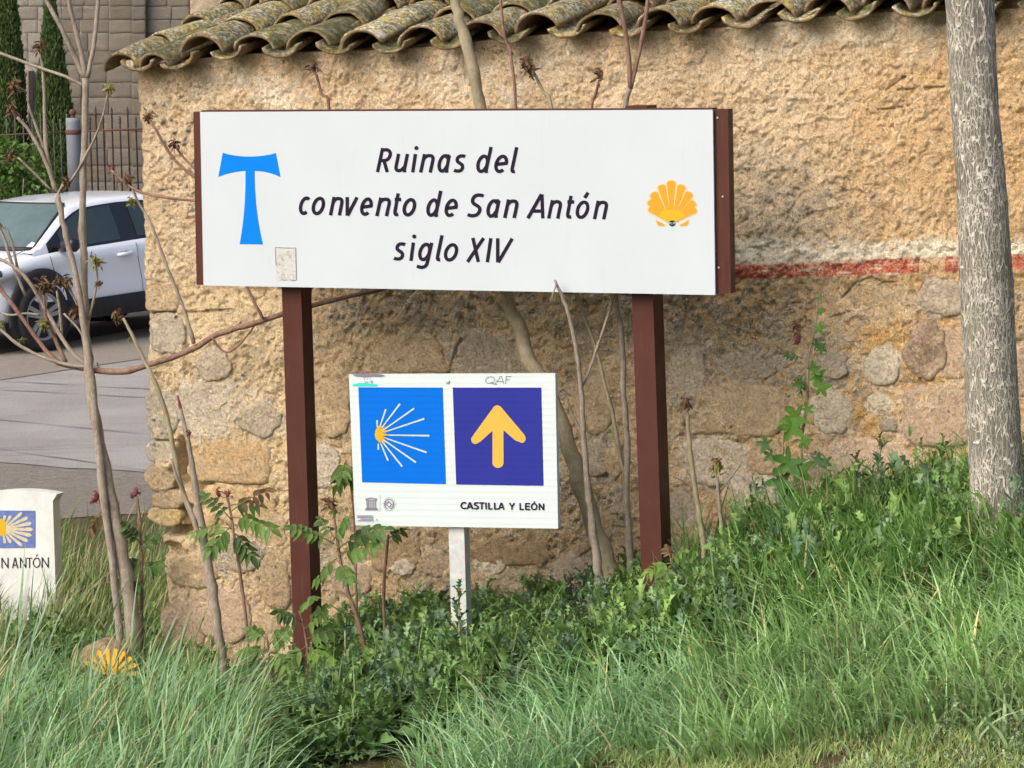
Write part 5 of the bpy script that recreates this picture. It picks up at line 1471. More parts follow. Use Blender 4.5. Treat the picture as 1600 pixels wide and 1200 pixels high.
limb('trunk', S3, [(986, 920), (983, 850), (979, 760), (980, 690), (975, 620), (973, 560), (970, 510), (963, 465), (968, 300), (976, 172), (985, 136)], [6, 6, 5.6, 5.4, 5.2, 5, 4.8, 4.8, 4.6, 4.6, 4.6], -.36, -.36, m, True, 4, 9)
limb('branch', S3, [(979, 752), (970, 720), (960, 660), (945, 600), (930, 540), (905, 470), (885, 380), (862, 172), (850, 145), (833, 112)], [4, 4, 3.6, 3.2, 3, 3, 3, 3.2, 3, 2.6], -.36, -.40, M['twigolive'])
limb('branch', S3, [(985, 138), (981, 80), (974, 30), (963, -20), (958, -50)], [4.4, 4.2, 3.8, 3.4], -.36, -.30, M['twigred'])
limb('branch', S3, [(985, 138), (994, 100), (1005, 52), (1012, 2), (1016, -50)], [4.2, 3.8, 3.4, 3], -.36, -.42, M['twigred'])
limb('branch', S3, [(966, 380), (935, 260), (925, 172), (931, 146), (935, 128)], [2.6, 2.6, 2.6, 2.2], -.36, -.34, M['twigred'])
for px, py, s, kd in [(824, 101, 13, 'brown'), (832, 118, 6, 'brown'), (937, 116, 11, 'brown')]: bud(S3, px, py, -.36, s, kd)
S4 = sapling('pale upright stem with a dry brown bud right of the brown post', (1106, 935), -.2, SG)
limb('trunk', S4, [(1107, 940), (1101, 870), (1092, 800), (1085, 755), (1078, 700), (1073, 645)], [6, 5.6, 5.2, 4.8, 4.4, 3.6], -.2, -.16, M['twigolive'], True, 5, 9)
limb('branch', S4, [(1085, 765), (1068, 752), (1052, 745)], [1.6, 1.2, .8], -.2, -.15, m); bud(S4, 1072, 630, -.16, 13, 'brown'); bud(S4, 1069, 662, -.16, 5, 'brown')
S5 = sapling('thin upright stem with small opening leaves beside a pale stem', (1133, 905), -.25, SG)
limb('trunk', S5, [(1133, 910), (1129, 835), (1124, 790), (1121, 745)], [4.2, 4, 3.6, 2.8], -.25, -.22, m, True, 4, 8)
limb('branch', S5, [(1124, 770), (1140, 748), (1154, 730), (1160, 721)], [1.8, 1.6, 1.4, .8], -.24, -.20, m); bud(S5, 1120, 729, -.22, 13, 'green'); bud(S5, 1120, 722, -.22, 9, 'red')
S6 = sapling('short broken pale stick in the weeds below the brown post', (1067, 1012), .12, SG)
limb('trunk', S6, [(1068, 1016), (1060, 975), (1052, 930), (1048, 895)], [4.4, 4.2, 3.8, 3], .12, .10, M['twig'], True, 4, 8)

# --- shoots with compound leaves
def leaflet(d0, droop, L, w, side, n=5):
    pass
def compound_leaf(root, b, t, pairs, ll, off, doff, col, droop=.35, name='leaf'):
    """pinnate leaf from picture point b to t, leaflets ll pixels long"""
    ll *= .80; pairs += 1
    P0, P1 = at(b[0], b[1], off), at(t[0], t[1], off + doff); k = scale_at(P0)
    L = np.linalg.norm(P1 - P0); ax = (P1 - P0) / L
    mid = (P0 + P1) / 2 + z_ * L * .12
    V = []; F = []; Cc = []
    path = [(1 - q) ** 2 * P0 + 2 * q * (1 - q) * (mid * 1.0) + q * q * P1 for q in np.linspace(0, 1, 9)]
    v, f = tube(path, np.linspace(1.1, .5, 9) * k, 5); V += list(v); F += f; Cc += [np.array([.20, .17, .07])] * len(v)
    face = np.cross(ax, z_); nv = -_F * .6 + z_ * .5
    sdir = np.cross(ax, nv); sdir /= np.linalg.norm(sdir)
    for i in range(pairs):
        q = .22 + .78 * (i + .5) / pairs
        p = (1 - q) ** 2 * P0 + 2 * q * (1 - q) * mid + q * q * P1
        sz = ll * k * (1 - .45 * abs(q - .5)) * trng.uniform(.85, 1.1)
        for sg in (1, -1):
            d = sdir * sg * .85 + ax * .55 + np.array([trng.gauss(0, .15) for _ in range(3)]) - z_ * droop * .5; d /= np.linalg.norm(d)
            leaf_blade(V, F, Cc, p, d, sz, sz * .26, droop * trng.uniform(.6, 1.4), col)
    leaf_blade(V, F, Cc, P1, ax, ll * k * .9, ll * k * .24, droop, col)
    return obj(name, np.array(V), F, M['leaf'], root, True, np.array(Cc))
def leaf_blade(V, F, Cc, p, d, L, w, droop, col):
    nn = -_F * .7 + z_ * .6 + np.array([trng.gauss(0, .25) for _ in range(3)]); s = np.cross(d, nn); s /= np.linalg.norm(s) + 1e-9; up = np.cross(s, d)
    b = len(V); c = np.array(col) * trng.uniform(.75, 1.3)
    for t, ww in ((0, .12), (.2, .8), (.45, 1.0), (.75, .6), (1, .04)):
        m_ = p + d * L * t - z_ * droop * L * t * t
        V.extend([m_ - s * w * ww + up * w * .3 * ww, m_, m_ + s * w * ww + up * w * .3 * ww]); Cc.extend([c, c * 1.12, c * .95])
    for j in range(4):
        for q in (0, 1): F.append((b + 3 * j + q, b + 3 * j + q + 1, b + 3 * j + q + 4, b + 3 * j + q + 3))
def shoot(label, stem, r, off, leaves, buds=(), mat='twigred', group='leafy shoots at the foot of the wall'):
    p = at(stem[0][0], stem[0][1], off)
    root = empty('leafy_shoot', (p[0], p[1], tz(p[0], p[1])), label, 'plant', group)
    limb('stem', root, stem, r, off, off + .02, M[mat], True, 4, 7)
    for b, t, n, ll, col in leaves: compound_leaf(root, b, t, n, ll, off + .02, trng.uniform(-.06, .12), col)
    for px, py, s, kd in buds: bud(root, px, py, off + .02, s, kd)
    return root
gA, gB, gR = (.085, .155, .035), (.06, .115, .032), (.11, .07, .035)
shoot('leafy shoot with reddish curled tips left of the left brown post', [(386, 990), (376, 900), (368, 850), (360, 800), (355, 776)], [3, 2.8, 2.4, 2], -.25,
      [((360, 800), (420, 768), 4, 24, gR), ((360, 808), (424, 828), 5, 30, gA), ((361, 812), (322, 776), 4, 24, gB), ((362, 822), (330, 858), 5, 28, gA), ((364, 830), (392, 868), 4, 28, gB), ((358, 790), (404, 790), 3, 24, gB), ((362, 826), (302, 832), 4, 24, gA)], [(356, 772, 9, 'red'), (340, 770, 8, 'red')])
shoot('leafy shoot reaching across the left brown post beside the route sign', [(572, 1030), (556, 960), (544, 925), (531, 870), (521, 800)], [5, 4.6, 3.8, 3, 2.4], .10,
      [((522, 850), (458, 826), 5, 26, gA), ((526, 858), (600, 828), 5, 34, gB), ((528, 868), (586, 856), 4, 32, gA), ((521, 845), (545, 812), 3, 26, gA), ((527, 872), (496, 905), 4, 26, gA), ((530, 880), (545, 905), 4, 26, gA), ((522, 840), (500, 812), 4, 22, gB)], [(515, 787, 12, 'brown'), (522, 800, 9, 'green')])
shoot('thin reddish shoot under the route sign with dark leaves', [(603, 1010), (599, 930), (604, 865), (607, 835)], [3.4, 3, 2.8, 2], -.1,
      [((606, 842), (628, 830), 3, 22, gB), ((606, 846), (578, 836), 3, 22, gB)])
shoot('low leafy shoot in front of the left brown post foot', [(482, 1045), (480, 1010), (474, 975), (468, 955)], [3, 2.6, 2, 1.8], .16,
      [((476, 985), (512, 950), 4, 26, gA), ((478, 1000), (520, 985), 5, 26, gA), ((480, 1012), (515, 1040), 5, 30, (.12, .22, .035)), ((478, 1010), (448, 1040), 4, 28, gA), ((472, 972), (434, 958), 4, 24, gB), ((468, 955), (492, 936), 3, 22, gA)])
shoot('low bright leafy shoot between the wall and the left brown post', [(425, 1060), (420, 1020), (416, 990)], [2.6, 2.2, 1.8], -.1,
      [((418, 1010), (452, 985), 4, 28, gA), ((418, 1015), (380, 1020), 4, 28, gA), ((417, 1000), (392, 985), 4, 24, gA), ((420, 1025), (450, 1035), 4, 26, gA), ((419, 1030), (372, 1045), 4, 26, gB)])
shoot('drooping green leaf shoot at the left edge of the route sign', [(556, 900), (552, 800), (546, 740), (541, 722)], [2.2, 2, 1.8, 1.4], -.2,
      [((541, 720), (526, 758), 4, 26, gA), ((541, 722), (552, 752), 3, 26, gB), ((540, 724), (532, 745), 3, 28, gA)])
shoot('small bright shoot at the foot of the right brown post', [(1062, 960), (1055, 915), (1048, 872)], [2.4, 2, 1.6], .15,
      [((1050, 880), (1015, 892), 4, 22, (.12, .21, .035)), ((1050, 885), (1032, 908), 4, 22, gA), ((1049, 876), (1070, 862), 3, 20, gA), ((1053, 900), (1080, 912), 4, 22, gB), ((1048, 872), (1042, 856), 3, 16, gR)], [(1046, 858, 6, 'red')])
shoot('dark leafy shoot with red tip in the gap left of the wall corner', [(222, 960), (221, 870), (218, 810), (214, 775)], [3.4, 3.2, 2.8, 2], -.5,
      [((220, 850), (196, 822), 4, 22, gB), ((220, 860), (244, 835), 4, 22, gB), ((221, 880), (200, 880), 4, 24, gB), ((221, 890), (246, 884), 4, 24, gB), ((222, 905), (205, 925), 4, 22, gB)], [(213, 768, 9, 'red'), (207, 775, 6, 'red')])
shoot('small red tipped shoot beside the twin stemmed sapling', [(182, 990), (176, 880), (160, 800), (154, 780)], [2.6, 2.4, 2, 1.6], -.5,
      [((158, 800), (140, 830), 3, 18, gR), ((165, 820), (185, 840), 3, 20, gB)], [(152, 776, 9, 'red'), (145, 782, 7, 'red')])
# tall lobed weed against the wall
def lobed_leaf(root, px, py, size, off, col, ang, droop=.3):
    P = at(px, py, off); k = scale_at(P) * size
    V = [(0, 0, 0)]; F = []; n = 26
    for i in range(n):
        t = -math.pi + 2 * math.pi * i / n; r = .62 + .26 * math.cos(5 * t) + .08 * math.cos(15 * t + 1) ; r *= 1 if abs(t) < 2.6 else .55
        V.append((r * math.cos(t), r * math.sin(t), 0))
    V = np.array(V); V[:, 2] = .25 * np.abs(V[:, 1]) - droop * V[:, 0] ** 2 + .05 * np.sin(V[:, 0] * 9)
    F = [(0, 1 + i, 1 + (i + 1) % n) for i in range(n)]
    Rm_ = Matrix.Rotation(R(ang), 3, Vector(-_F)) @ Matrix(((_RR[0], _UU[0] * .8 - _F[0] * 0, -_F[0] * .8), (_RR[1], _UU[1], -_F[1] * .8), (_RR[2], _UU[2], -_F[2] * .8 + .3)))
    Vw = P + (np.array(Rm_) @ (V * k).T).T
    c = np.array(col) * np.array([[trng.uniform(.9, 1.1)] for _ in V])
    return obj('leaf', Vw, F, M['leaf'], root, True, c)
p = at(1256, 800, -.45)
vine = empty('tall_weed', (p[0], p[1], tz(p[0], p[1])), 'tall climbing weed with lobed leaves against the ochre wall', 'plant')
limb('stem', vine, [(1258, 850), (1255, 780), (1252, 700), (1261, 620), (1263, 560), (1274, 510), (1280, 458)], [3.6, 3.2, 2.8, 2.6, 2.4, 2, 1.2], -.45, -.50, M['twigolive'], True, 4, 7)
limb('stem', vine, [(1226, 840), (1222, 740), (1224, 680), (1228, 660)], [2, 1.8, 1.4, 1], -.42, -.42, M['twigolive'], True, 4, 6)
for px, py, s, c, an in [(1243, 652, 30, (.10, .21, .035), 200), (1236, 668, 28, (.085, .19, .03), 250), (1232, 722, 34, (.07, .16, .04), 230), (1250, 735, 28, (.08, .18, .035), 320), (1222, 752, 32, (.06, .14, .04), 190), (1235, 775, 26, (.06, .13, .035), 260),
                         (1276, 590, 20, (.09, .20, .03), 330), (1284, 606, 18, (.09, .20, .03), 300), (1272, 578, 16, (.08, .18, .03), 30), (1280, 512, 14, (.11, .23, .04), 300), (1276, 540, 12, (.05, .11, .03), 20), (1282, 486, 9, (.10, .22, .04), 280),
                         (1280, 466, 7, (.09, .2, .03), 100), (1196, 694, 18, (.07, .15, .05), 170), (1204, 712, 16, (.075, .16, .05), 220), (1283, 545, 12, (.05, .12, .03), 340), (1278, 720, 16, (.06, .13, .05), 10), (1290, 722, 14, (.06, .13, .05), 330), (1262, 640, 14, (.10, .2, .04), 40),
                         (1256, 690, 16, (.09, .19, .035), 300), (1248, 600, 12, (.07, .15, .03), 200)]:
    lobed_leaf(vine, px, py, s, -.40 + trng.uniform(-.03, .05), c, an)
bud(vine, 1248, 530, -.44, 10, 'red'); bud(vine, 1246, 512, -.44, 9, 'brown')
for b, t in [((1254, 560), (1232, 556)), ((1258, 585), (1238, 600)), ((1260, 590), (1250, 612))]: compound_leaf(vine, b, t, 3, 12, -.43, .02, (.05, .11, .03))

# ================================================================= GRASS AND WEEDS
def grass(name, P, L, dirv, bend, wid, cols, label, fold=.25, kind='stuff', mat='grass', nseg=5):
    """blades: P bases (n,3); dirv (n,2) way they lean; bend (n,)"""
    n = len(P); dirv = dirv / (np.linalg.norm(dirv, axis=1)[:, None] + 1e-9)
    d3 = np.concatenate([dirv, np.zeros((n, 1))], 1)
    wv = fbm(P[:, 0] * 8, P[:, 1] * 8, 3, 19) - .5; ca, sa = np.cos(wv * 3.4), np.sin(wv * 3.4)
    dirv = np.stack([dirv[:, 0] * ca - dirv[:, 1] * sa, dirv[:, 0] * sa + dirv[:, 1] * ca], 1); d3[:, :2] = dirv
    L = L * (.62 + .76 * fbm(P[:, 0] * 7, P[:, 1] * 7, 3, 23)); cols = cols * (.55 + .92 * fbm(P[:, 0] * 6, P[:, 1] * 6, 3, 29))[:, None]
    tw = rng.uniform(-1.2, 1.2, n)
    side = np.stack([-dirv[:, 1] * np.cos(tw) + dirv[:, 0] * np.sin(tw), dirv[:, 0] * np.cos(tw) + dirv[:, 1] * np.sin(tw), np.zeros(n)], 1)
    ts = np.linspace(0, 1, nseg + 1); V = np.zeros((n, 2 * nseg + 1, 3)); Cc = np.zeros((n, 2 * nseg + 1, 3))
    k0 = rng.uniform(.0, .35, n)                        # straight lean
    for i, t in enumerate(ts):
        h = (t - .42 * bend * t ** 2.4)[:, None] if False else (t - .45 * bend * t ** 2.4)[:, None]
        r = (k0 * t + bend * .85 * t ** 2.0)[:, None]
        c = P + z_ * (L[:, None] * h) + d3 * (L[:, None] * r)
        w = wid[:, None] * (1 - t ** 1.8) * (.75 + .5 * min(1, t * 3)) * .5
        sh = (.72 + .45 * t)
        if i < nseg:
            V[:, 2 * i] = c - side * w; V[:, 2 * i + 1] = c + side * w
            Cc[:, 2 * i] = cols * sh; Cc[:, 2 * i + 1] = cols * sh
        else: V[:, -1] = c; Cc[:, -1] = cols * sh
    f4 = []
    base = (np.arange(n) * (2 * nseg + 1))[:, None]
    tris = []
    for i in range(nseg - 1):
        a = 2 * i; tris += [(a, a + 1, a + 3), (a, a + 3, a + 2)]
    tris.append((2 * nseg - 2, 2 * nseg - 1, 2 * nseg))
    F = (base[:, :, None] + np.array(tris)[None]).reshape(-1, 3)
    o = obj(name, V.reshape(-1, 3), F, M[mat], None, True, Cc.reshape(-1, 3))
    return tag(o, label, 'grass', None, kind)

def scatter(n, x0, x1, y0, y1):
    x = rng.uniform(x0, x1, n); y = rng.uniform(y0, y1, n); z = terrain(x, y)
    P = np.stack([x, y, z], 1)
    rel = P - C0
    s = rel @ u_; d = rel @ n_
    ok = ~((s > -.02) & (d < .03))
    P = P[ok]; px, py = proj(P)
    return P, px, py
def pick(P, px, py, prob):
    m = rng.random(len(P)) < prob
    return P[m], px[m], py[m]
def mixc(n, a, b, c=None, pc=0.0):
    t = rng.random(n)[:, None] ** 1.2
    o = np.array(a) * (1 - t) + np.array(b) * t
    if c is not None:
        k = rng.random(n) < pc; o[k] = np.array(c) * rng.uniform(.7, 1.2, (k.sum(), 1))
    return o
def dirs(n, base, spread):
    a = math.atan2(base[1], base[0]) + rng.normal(0, spread, n)
    return np.stack([np.cos(a), np.sin(a)], 1)
fbl = lambda px: np.interp(px, [300, 400, 650, 800, 1000, 1150, 1300, 1600, 1800], [1260, 1215, 1165, 1125, 1068, 1012, 975, 925, 890])   # front edge of the weeds
bgl = lambda px: np.interp(px, [600, 760, 850, 1000, 1250, 1400, 1600, 1800], [1255, 1240, 1210, 1182, 1152, 1150, 1140, 1125])                 # front edge of the tall green grass

AX = (-4.2, 3.2, 10.6, 15.6)
P, px, py = scatter(520000, *AX)
cl = fbm(P[:, 0] * 3.2, P[:, 1] * 3.2, 3, 31)

# A: long bluish grass at the left
lim = np.interp(py, [960, 1040, 1100, 1150, 1200, 1300], [180, 215, 285, 345, 385, 400])
spot = 1 - .84 * np.exp(-((px - 160) / 48) ** 2 - ((py - 1140) / 55) ** 2)
pr = np.where((px < lim + 60 * (cl - .5)) & (py > 985), 1.0, 0) * np.interp(py, [985, 1030, 1080, 1130], [.04, .08, .26, .9]) * sst(.30, .55, cl + .22) * .14 * spot
pA, xA, yA = pick(P, px, py, pr); n = len(pA)
L = rng.uniform(.12, .44, n) ** 1.0 * np.interp(yA, [990, 1060, 1130, 1200], [.5, .6, .85, 1.1])
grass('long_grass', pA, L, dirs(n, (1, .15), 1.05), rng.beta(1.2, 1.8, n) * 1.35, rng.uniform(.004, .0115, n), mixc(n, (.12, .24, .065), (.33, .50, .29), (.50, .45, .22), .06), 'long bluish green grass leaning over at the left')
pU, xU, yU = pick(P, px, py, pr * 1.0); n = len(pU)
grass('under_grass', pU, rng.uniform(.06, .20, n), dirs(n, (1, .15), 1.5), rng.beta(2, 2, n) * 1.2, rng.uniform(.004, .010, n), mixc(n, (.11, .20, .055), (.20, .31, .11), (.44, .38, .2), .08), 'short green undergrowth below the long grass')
pX, xX, yX = pick(pA, xA, yA, .03); n = len(pX)
grass('broad_grass', pX, rng.uniform(.14, .36, n), dirs(n, (.6, -.4), 1.8), rng.beta(1.6, 1.4, n) * 1.4, rng.uniform(.012, .021, n), mixc(n, (.12, .22, .08), (.26, .38, .21)), 'broad bladed grass in the long grass')
pX, xX, yX = pick(pA, xA, yA, .035); n = len(pX)
grass('dead_straw', pX, rng.uniform(.12, .36, n), dirs(n, (.5, -.5), 2.6), rng.uniform(.3, 1.5, n), rng.uniform(.003, .006, n), mixc(n, (.30, .25, .13), (.55, .48, .29)), 'dead straw lying through the long grass')
pX, xX, yX = pick(P, px, py, .012 * (px > 700) * (py > fbl(px)) * (py < bgl(px) + 40)); n = len(pX)
grass('broad_grass', pX, rng.uniform(.10, .26, n), dirs(n, (-.6, -.5), 1.8), rng.beta(1.6, 1.4, n) * 1.4, rng.uniform(.011, .018, n), mixc(n, (.17, .30, .10), (.38, .52, .30)), 'broad bladed grass in the thick green grass')
pT, xT, yT = pick(pA, xA, yA, np.where(yA < 1100, .07, .016)); n = len(pT)
grass('grass_stalks', pT, rng.uniform(.38, .62, n), dirs(n, (1, .1), .5), rng.uniform(.05, .45, n), rng.uniform(.008, .015, n), mixc(n, (.19, .30, .17), (.30, .42, .28)), 'tall upright grass stalks in the long grass')
# seed heads on thin stems
pS, xS, yS = pick(pA, xA, yA, .012); n = len(pS); V = []; F = []; Cc = []
hrng = random.Random(8)
for p in pS:
    L = hrng.uniform(.28, .55); dx = hrng.uniform(-.1, .35) * L; dy = hrng.uniform(-.2, .2) * L
    q = [p + np.array([dx * t * t, dy * t * t, L * t * (1 - .12 * t)]) for t in (0, .35, .7, .86, .93, 1.0)]
    v, f = tube(q, [.0016, .0014, .0012, .0045, .0040, .0008], 5); k = len(V); V += list(v); F += [tuple(i + k for i in x) for x in f]
    cst_ = np.array([.22, .28, .12]) if hrng.random() < .6 else np.array([.40, .36, .20])
    Cc += [cst_ * (.8 if i < 15 else 1.15) for i in range(len(v))]
if V: tag(obj('seed_heads', np.array(V), F, M['grass'], None, True, np.array(Cc)), 'thin grass stems with seed heads in the long grass', 'grass', None, 'stuff')
# behind the marker and round the corner: sparse dry grass
P2, px2, py2 = scatter(60000, -4.4, -1.2, 14.2, 21.5)
c2 = fbm(P2[:, 0] * 2.5, P2[:, 1] * 2.5, 3, 37)
pr = (px2 < 262) * (px2 > -60) * np.interp(py2, [780, 860, 930, 1000], [.005, .09, .34, .6]) * sst(.38, .6, c2) * .9
pB, xB, yB = pick(P2, px2, py2, pr); n = len(pB)
grass('verge_grass', pB, rng.uniform(.10, .34, n), dirs(n, (.8, -.2), 1.0), rng.beta(1.5, 2.5, n), rng.uniform(.004, .009, n), mixc(n, (.13, .20, .06), (.25, .31, .14), (.42, .36, .20), .22), 'thin dry verge grass between the marker and the wall')
# foot of the wall at the left
pr = (px > 235) * (px < 420) * (py < 1100) * (py > 960) * .035
pB, xB, yB = pick(P, px, py, pr); n = len(pB)
grass('wall_foot_grass', pB, rng.uniform(.08, .26, n), dirs(n, (.6, -.3), 1.2), rng.beta(1.5, 2.2, n), rng.uniform(.003, .006, n), mixc(n, (.11, .18, .045), (.24, .30, .13), (.44, .36, .19), .2), 'thin grass growing at the foot of the wall corner')
# C: thick green grass
top = fbl(px)
pr = ((py > top - 10 + 70 * (cl - .5)) & (py < bgl(px) + 150 * (cl - .5) + 20) & (px > 640)) * np.interp(px, [640, 760, 900], [.1, .5, .62]) * sst(.22, .42, cl + .15) * .36
pC, xC, yC = pick(P, px, py, pr); n = len(pC)
gcl = fbm(pC[:, 0] * 2.3, pC[:, 1] * 2.3, 3, 51)[:, None]
cc = mixc(n, (.18, .34, .10), (.42, .60, .30), (.56, .50, .25), .05) * (.78 + .44 * gcl) * np.where(xC < 1150, 1, 1.05)[:, None]
cc = cc * np.where((xC < 1080)[:, None], np.array([.95, 1.0, 1.22]), 1.0)
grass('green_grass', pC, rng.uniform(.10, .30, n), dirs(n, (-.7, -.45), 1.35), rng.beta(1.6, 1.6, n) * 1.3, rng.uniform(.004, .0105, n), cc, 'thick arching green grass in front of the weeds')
# D: short lawn
pr = ((py > bgl(px) - 45 + 90 * (cl - .5)) & (px > 560)) * np.interp(px, [560, 760, 860, 1600], [.08, .35, .9, .9]) * sst(.30, .5, cl + .12) * .9
pD, xD, yD = pick(P, px, py, pr); n = len(pD)
cc = mixc(n, (.23, .34, .11), (.43, .51, .22), (.55, .50, .27), .10)
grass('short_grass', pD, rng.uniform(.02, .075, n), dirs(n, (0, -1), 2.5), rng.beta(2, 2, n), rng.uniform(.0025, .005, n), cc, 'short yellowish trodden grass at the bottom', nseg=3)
# E: tall dark grass among the weeds at the right
pr = ((px > 1060) & (py < top + 10)) * np.interp(px, [1060, 1200, 1350, 1600], [.06, .22, .42, .42]) * sst(.3, .55, fbm(P[:, 0] * 2.1, P[:, 1] * 2.1, 3, 61) + .1) * .55
pE, xE, yE = pick(P, px, py, pr); n = len(pE)
grass('tall_dark_grass', pE, rng.uniform(.14, .36, n), dirs(n, (-.2, -.6), 1.3), rng.beta(1.6, 2.4, n) * .9, rng.uniform(.005, .012, n), mixc(n, (.085, .19, .045), (.22, .37, .12), (.44, .42, .19), .05), 'tall dark grass growing against the right part of the wall')
pr = ((px > 480) & (px < 1100) & (py < top) & (py > np.interp(px, [465, 715, 1020, 1100], [1100, 1050, 985, 960]))) * .012
pE, xE, yE = pick(P, px, py, pr); n = len(pE)
grass('grass_in_weeds', pE, rng.uniform(.14, .36, n), dirs(n, (.2, -.6), 1.6), rng.beta(1.5, 2.2, n) * .9, rng.uniform(.005, .010, n), mixc(n, (.09, .17, .04), (.22, .33, .13), (.40, .38, .17), .08), 'single grass blades among the dark weeds')

# weeds with jagged leaves
def leaf_tpl(k, jag, droop, seg=7):
    r_ = random.Random(k); V = []; F = []
    for i in range(seg + 1):
        t = i / seg; w = math.sin(math.pi * min(1, t * .92 + .08)) ** .8 * .24
        w = w * (1.0 if i % 2 else jag) if i < seg else .01
        z = .22 * math.sin(t * 2.2) - droop * t * t; fw = .06 if i % 2 else -.02
        V += [(t + fw, -w, z + w * .5 + r_.uniform(-.03, .03)), (t, 0, z), (t + fw, w, z + w * .5 + r_.uniform(-.03, .03))]
    for i in range(seg):
        a = 3 * i; F += [(a, a + 1, a + 4), (a, a + 4, a + 3), (a + 1, a + 2, a + 5), (a + 1, a + 5, a + 4)]
    return np.array(V), np.array(F)
def weeds(name, P, H, nl, size, cols, label, jag=.35, up=(15, 65), kind='stuff', stemmy=.5, cat='weeds'):
    """plants at P, height H, nl leaves each"""
    tp = [leaf_tpl(i, jag * f, dr) for i, (f, dr) in enumerate([(1, .25), (.8, .5), (1.3, .1)])]
    N = len(P) * nl; pid = np.repeat(np.arange(len(P)), nl); j = np.tile(np.arange(nl), len(P))
    az = j * 2.399 + rng.uniform(0, 6.28, len(P))[pid] + rng.normal(0, .4, N)
    hf = ((j + .5) / nl) ** 1.0
    el = np.radians(up[0] + (up[1] - up[0]) * hf + rng.normal(0, 14, N))
    b = P[pid] + z_ * (H[pid] * hf * stemmy * rng.uniform(.6, 1.1, N))[:, None] + np.stack([rng.normal(0, .018, N), rng.normal(0, .018, N), np.zeros(N)], 1)
    sz = size * (1.15 - .65 * hf) * np.clip((H[pid] / .14), .45, 1) * rng.uniform(.6, 1.25, N) * (H[pid] / H.mean()) ** .5
    d = np.stack([np.cos(az) * np.cos(el), np.sin(az) * np.cos(el), np.sin(el)], 1)
    s = np.stack([-np.sin(az), np.cos(az), np.zeros(N)], 1); roll = rng.normal(0, .5, N)[:, None]
    u = np.cross(d, s); s2 = s * np.cos(roll) + u * np.sin(roll); u2 = np.cross(d, s2)
    u2 = np.where(u2[:, 2:] < 0, -u2, u2) if False else -np.cross(s2, d) * -1
    Vs, Fs, Cs = [], [], []; off = 0
    var = cols[pid] * rng.uniform(.72, 1.30, (N, 1))
    for k, (tv, tf) in enumerate(tp):
        m = np.where(np.arange(N) % 3 == k)[0]
        V = b[m, None] + sz[m, None, None] * (tv[None, :, :1] * d[m, None] + tv[None, :, 1:2] * s2[m, None] + tv[None, :, 2:] * np.abs(1) * u2[m, None] * np.sign(u2[m, 2])[:, None, None])
        Vs.append(V.reshape(-1, 3)); nv = len(tv)
        Fs.append((np.arange(len(m))[:, None, None] * nv + tf[None] + off).reshape(-1, 3)); off += len(m) * nv
        tint = np.tile(np.array([.95, 1.12, .95] * (nv // 3)), len(m))[:, None]
        Cs.append(np.repeat(var[m], nv, 0) * tint)
    o = obj(name, np.vstack(Vs), np.vstack(Fs), M['leaf'], None, True, np.vstack(Cs))
    return tag(o, label, cat, None, kind)
Pw, xw, yw = scatter(9000, *AX)
cw_ = fbm(Pw[:, 0] * 2.6, Pw[:, 1] * 2.6, 3, 71)
m = (xw > 400 - 60 * (cw_ - .5)) & (yw < fbl(xw) + 30 * (cw_ - .3)) & (yw > 880 - .25 * (xw - 900)) & (rng.random(len(xw)) < np.interp(xw, [400, 480, 560, 1100, 1250, 1600], [.35, .8, 1, 1, .6, .45]))
Pq, xq, yq = Pw[m], xw[m], yw[m]
foot = np.interp(xq, [380, 465, 715, 1020, 1100, 1160], [1095, 1085, 1018, 940, 905, 800])
hs = np.clip((yq - foot) / 110 + .30, np.interp(xq, [430, 500, 690, 740, 1000, 1060], [.40, .80, .85, .55, .50, .34]), 1.0); hs = np.where(xq > 1130, 1, hs)
cq = fbm(Pq[:, 0] * 1.8, Pq[:, 1] * 1.8, 3, 73)[:, None]
h = rng.uniform(.10, .27, len(Pq)) * (.75 + .5 * cq[:, 0]) * np.interp(xq, [400, 520, 640, 1050, 1200, 1400, 1600], [.6, .9, .9, .9, .95, 1.1, 1.15]) * hs
cols = mixc(len(Pq), (.092, .160, .066), (.20, .315, .135)) * (.75 + .5 * cq) * np.where(rng.random(len(Pq)) < .35, 1, 0)[:, None] * np.array([1.0, .96, 1.25]) 
alt = mixc(len(Pq), (.095, .170, .050), (.21, .33, .10)) * (.75 + .5 * cq); k = cols.sum(1) == 0; cols[k] = alt[k]
weeds('weed_carpet', Pq, h, 14, .105, cols, 'dense dark green weeds with jagged leaves round the sign posts', .35, (5, 70), stemmy=.85)
m3 = rng.random(len(Pq)) < .10
weeds('broad_leaf_weeds', Pq[m3], rng.uniform(.08, .22, m3.sum()) * hs[m3], 9, .13, mixc(m3.sum(), (.09, .17, .05), (.19, .31, .10)), 'broad leaved dock plants among the weeds', .85, (20, 75), stemmy=.35)
m4 = rng.random(len(Pq)) < .22
weeds('feathery_weeds', Pq[m4], rng.uniform(.14, .30, m4.sum()) * np.interp(xq[m4], [400, 1050, 1200, 1600], [.8, .8, 1.0, 1.1]) * hs[m4], 26, .06, mixc(m4.sum(), (.10, .185, .055), (.21, .33, .12)), 'fine feathery green weeds among the sign posts', .12, (0, 80), stemmy=1.0)
m5 = (xw < 340) & (yw > 1010) & (rng.random(len(xw)) < .5); n = m5.sum()
weeds('weeds_in_long_grass', Pw[m5], rng.uniform(.06, .2, n), 12, .08, mixc(n, (.08, .16, .04), (.17, .27, .08)), 'green leafy weeds between the long grass', .3, (10, 75), stemmy=.9)
m2 = rng.random(len(Pq)) < .16
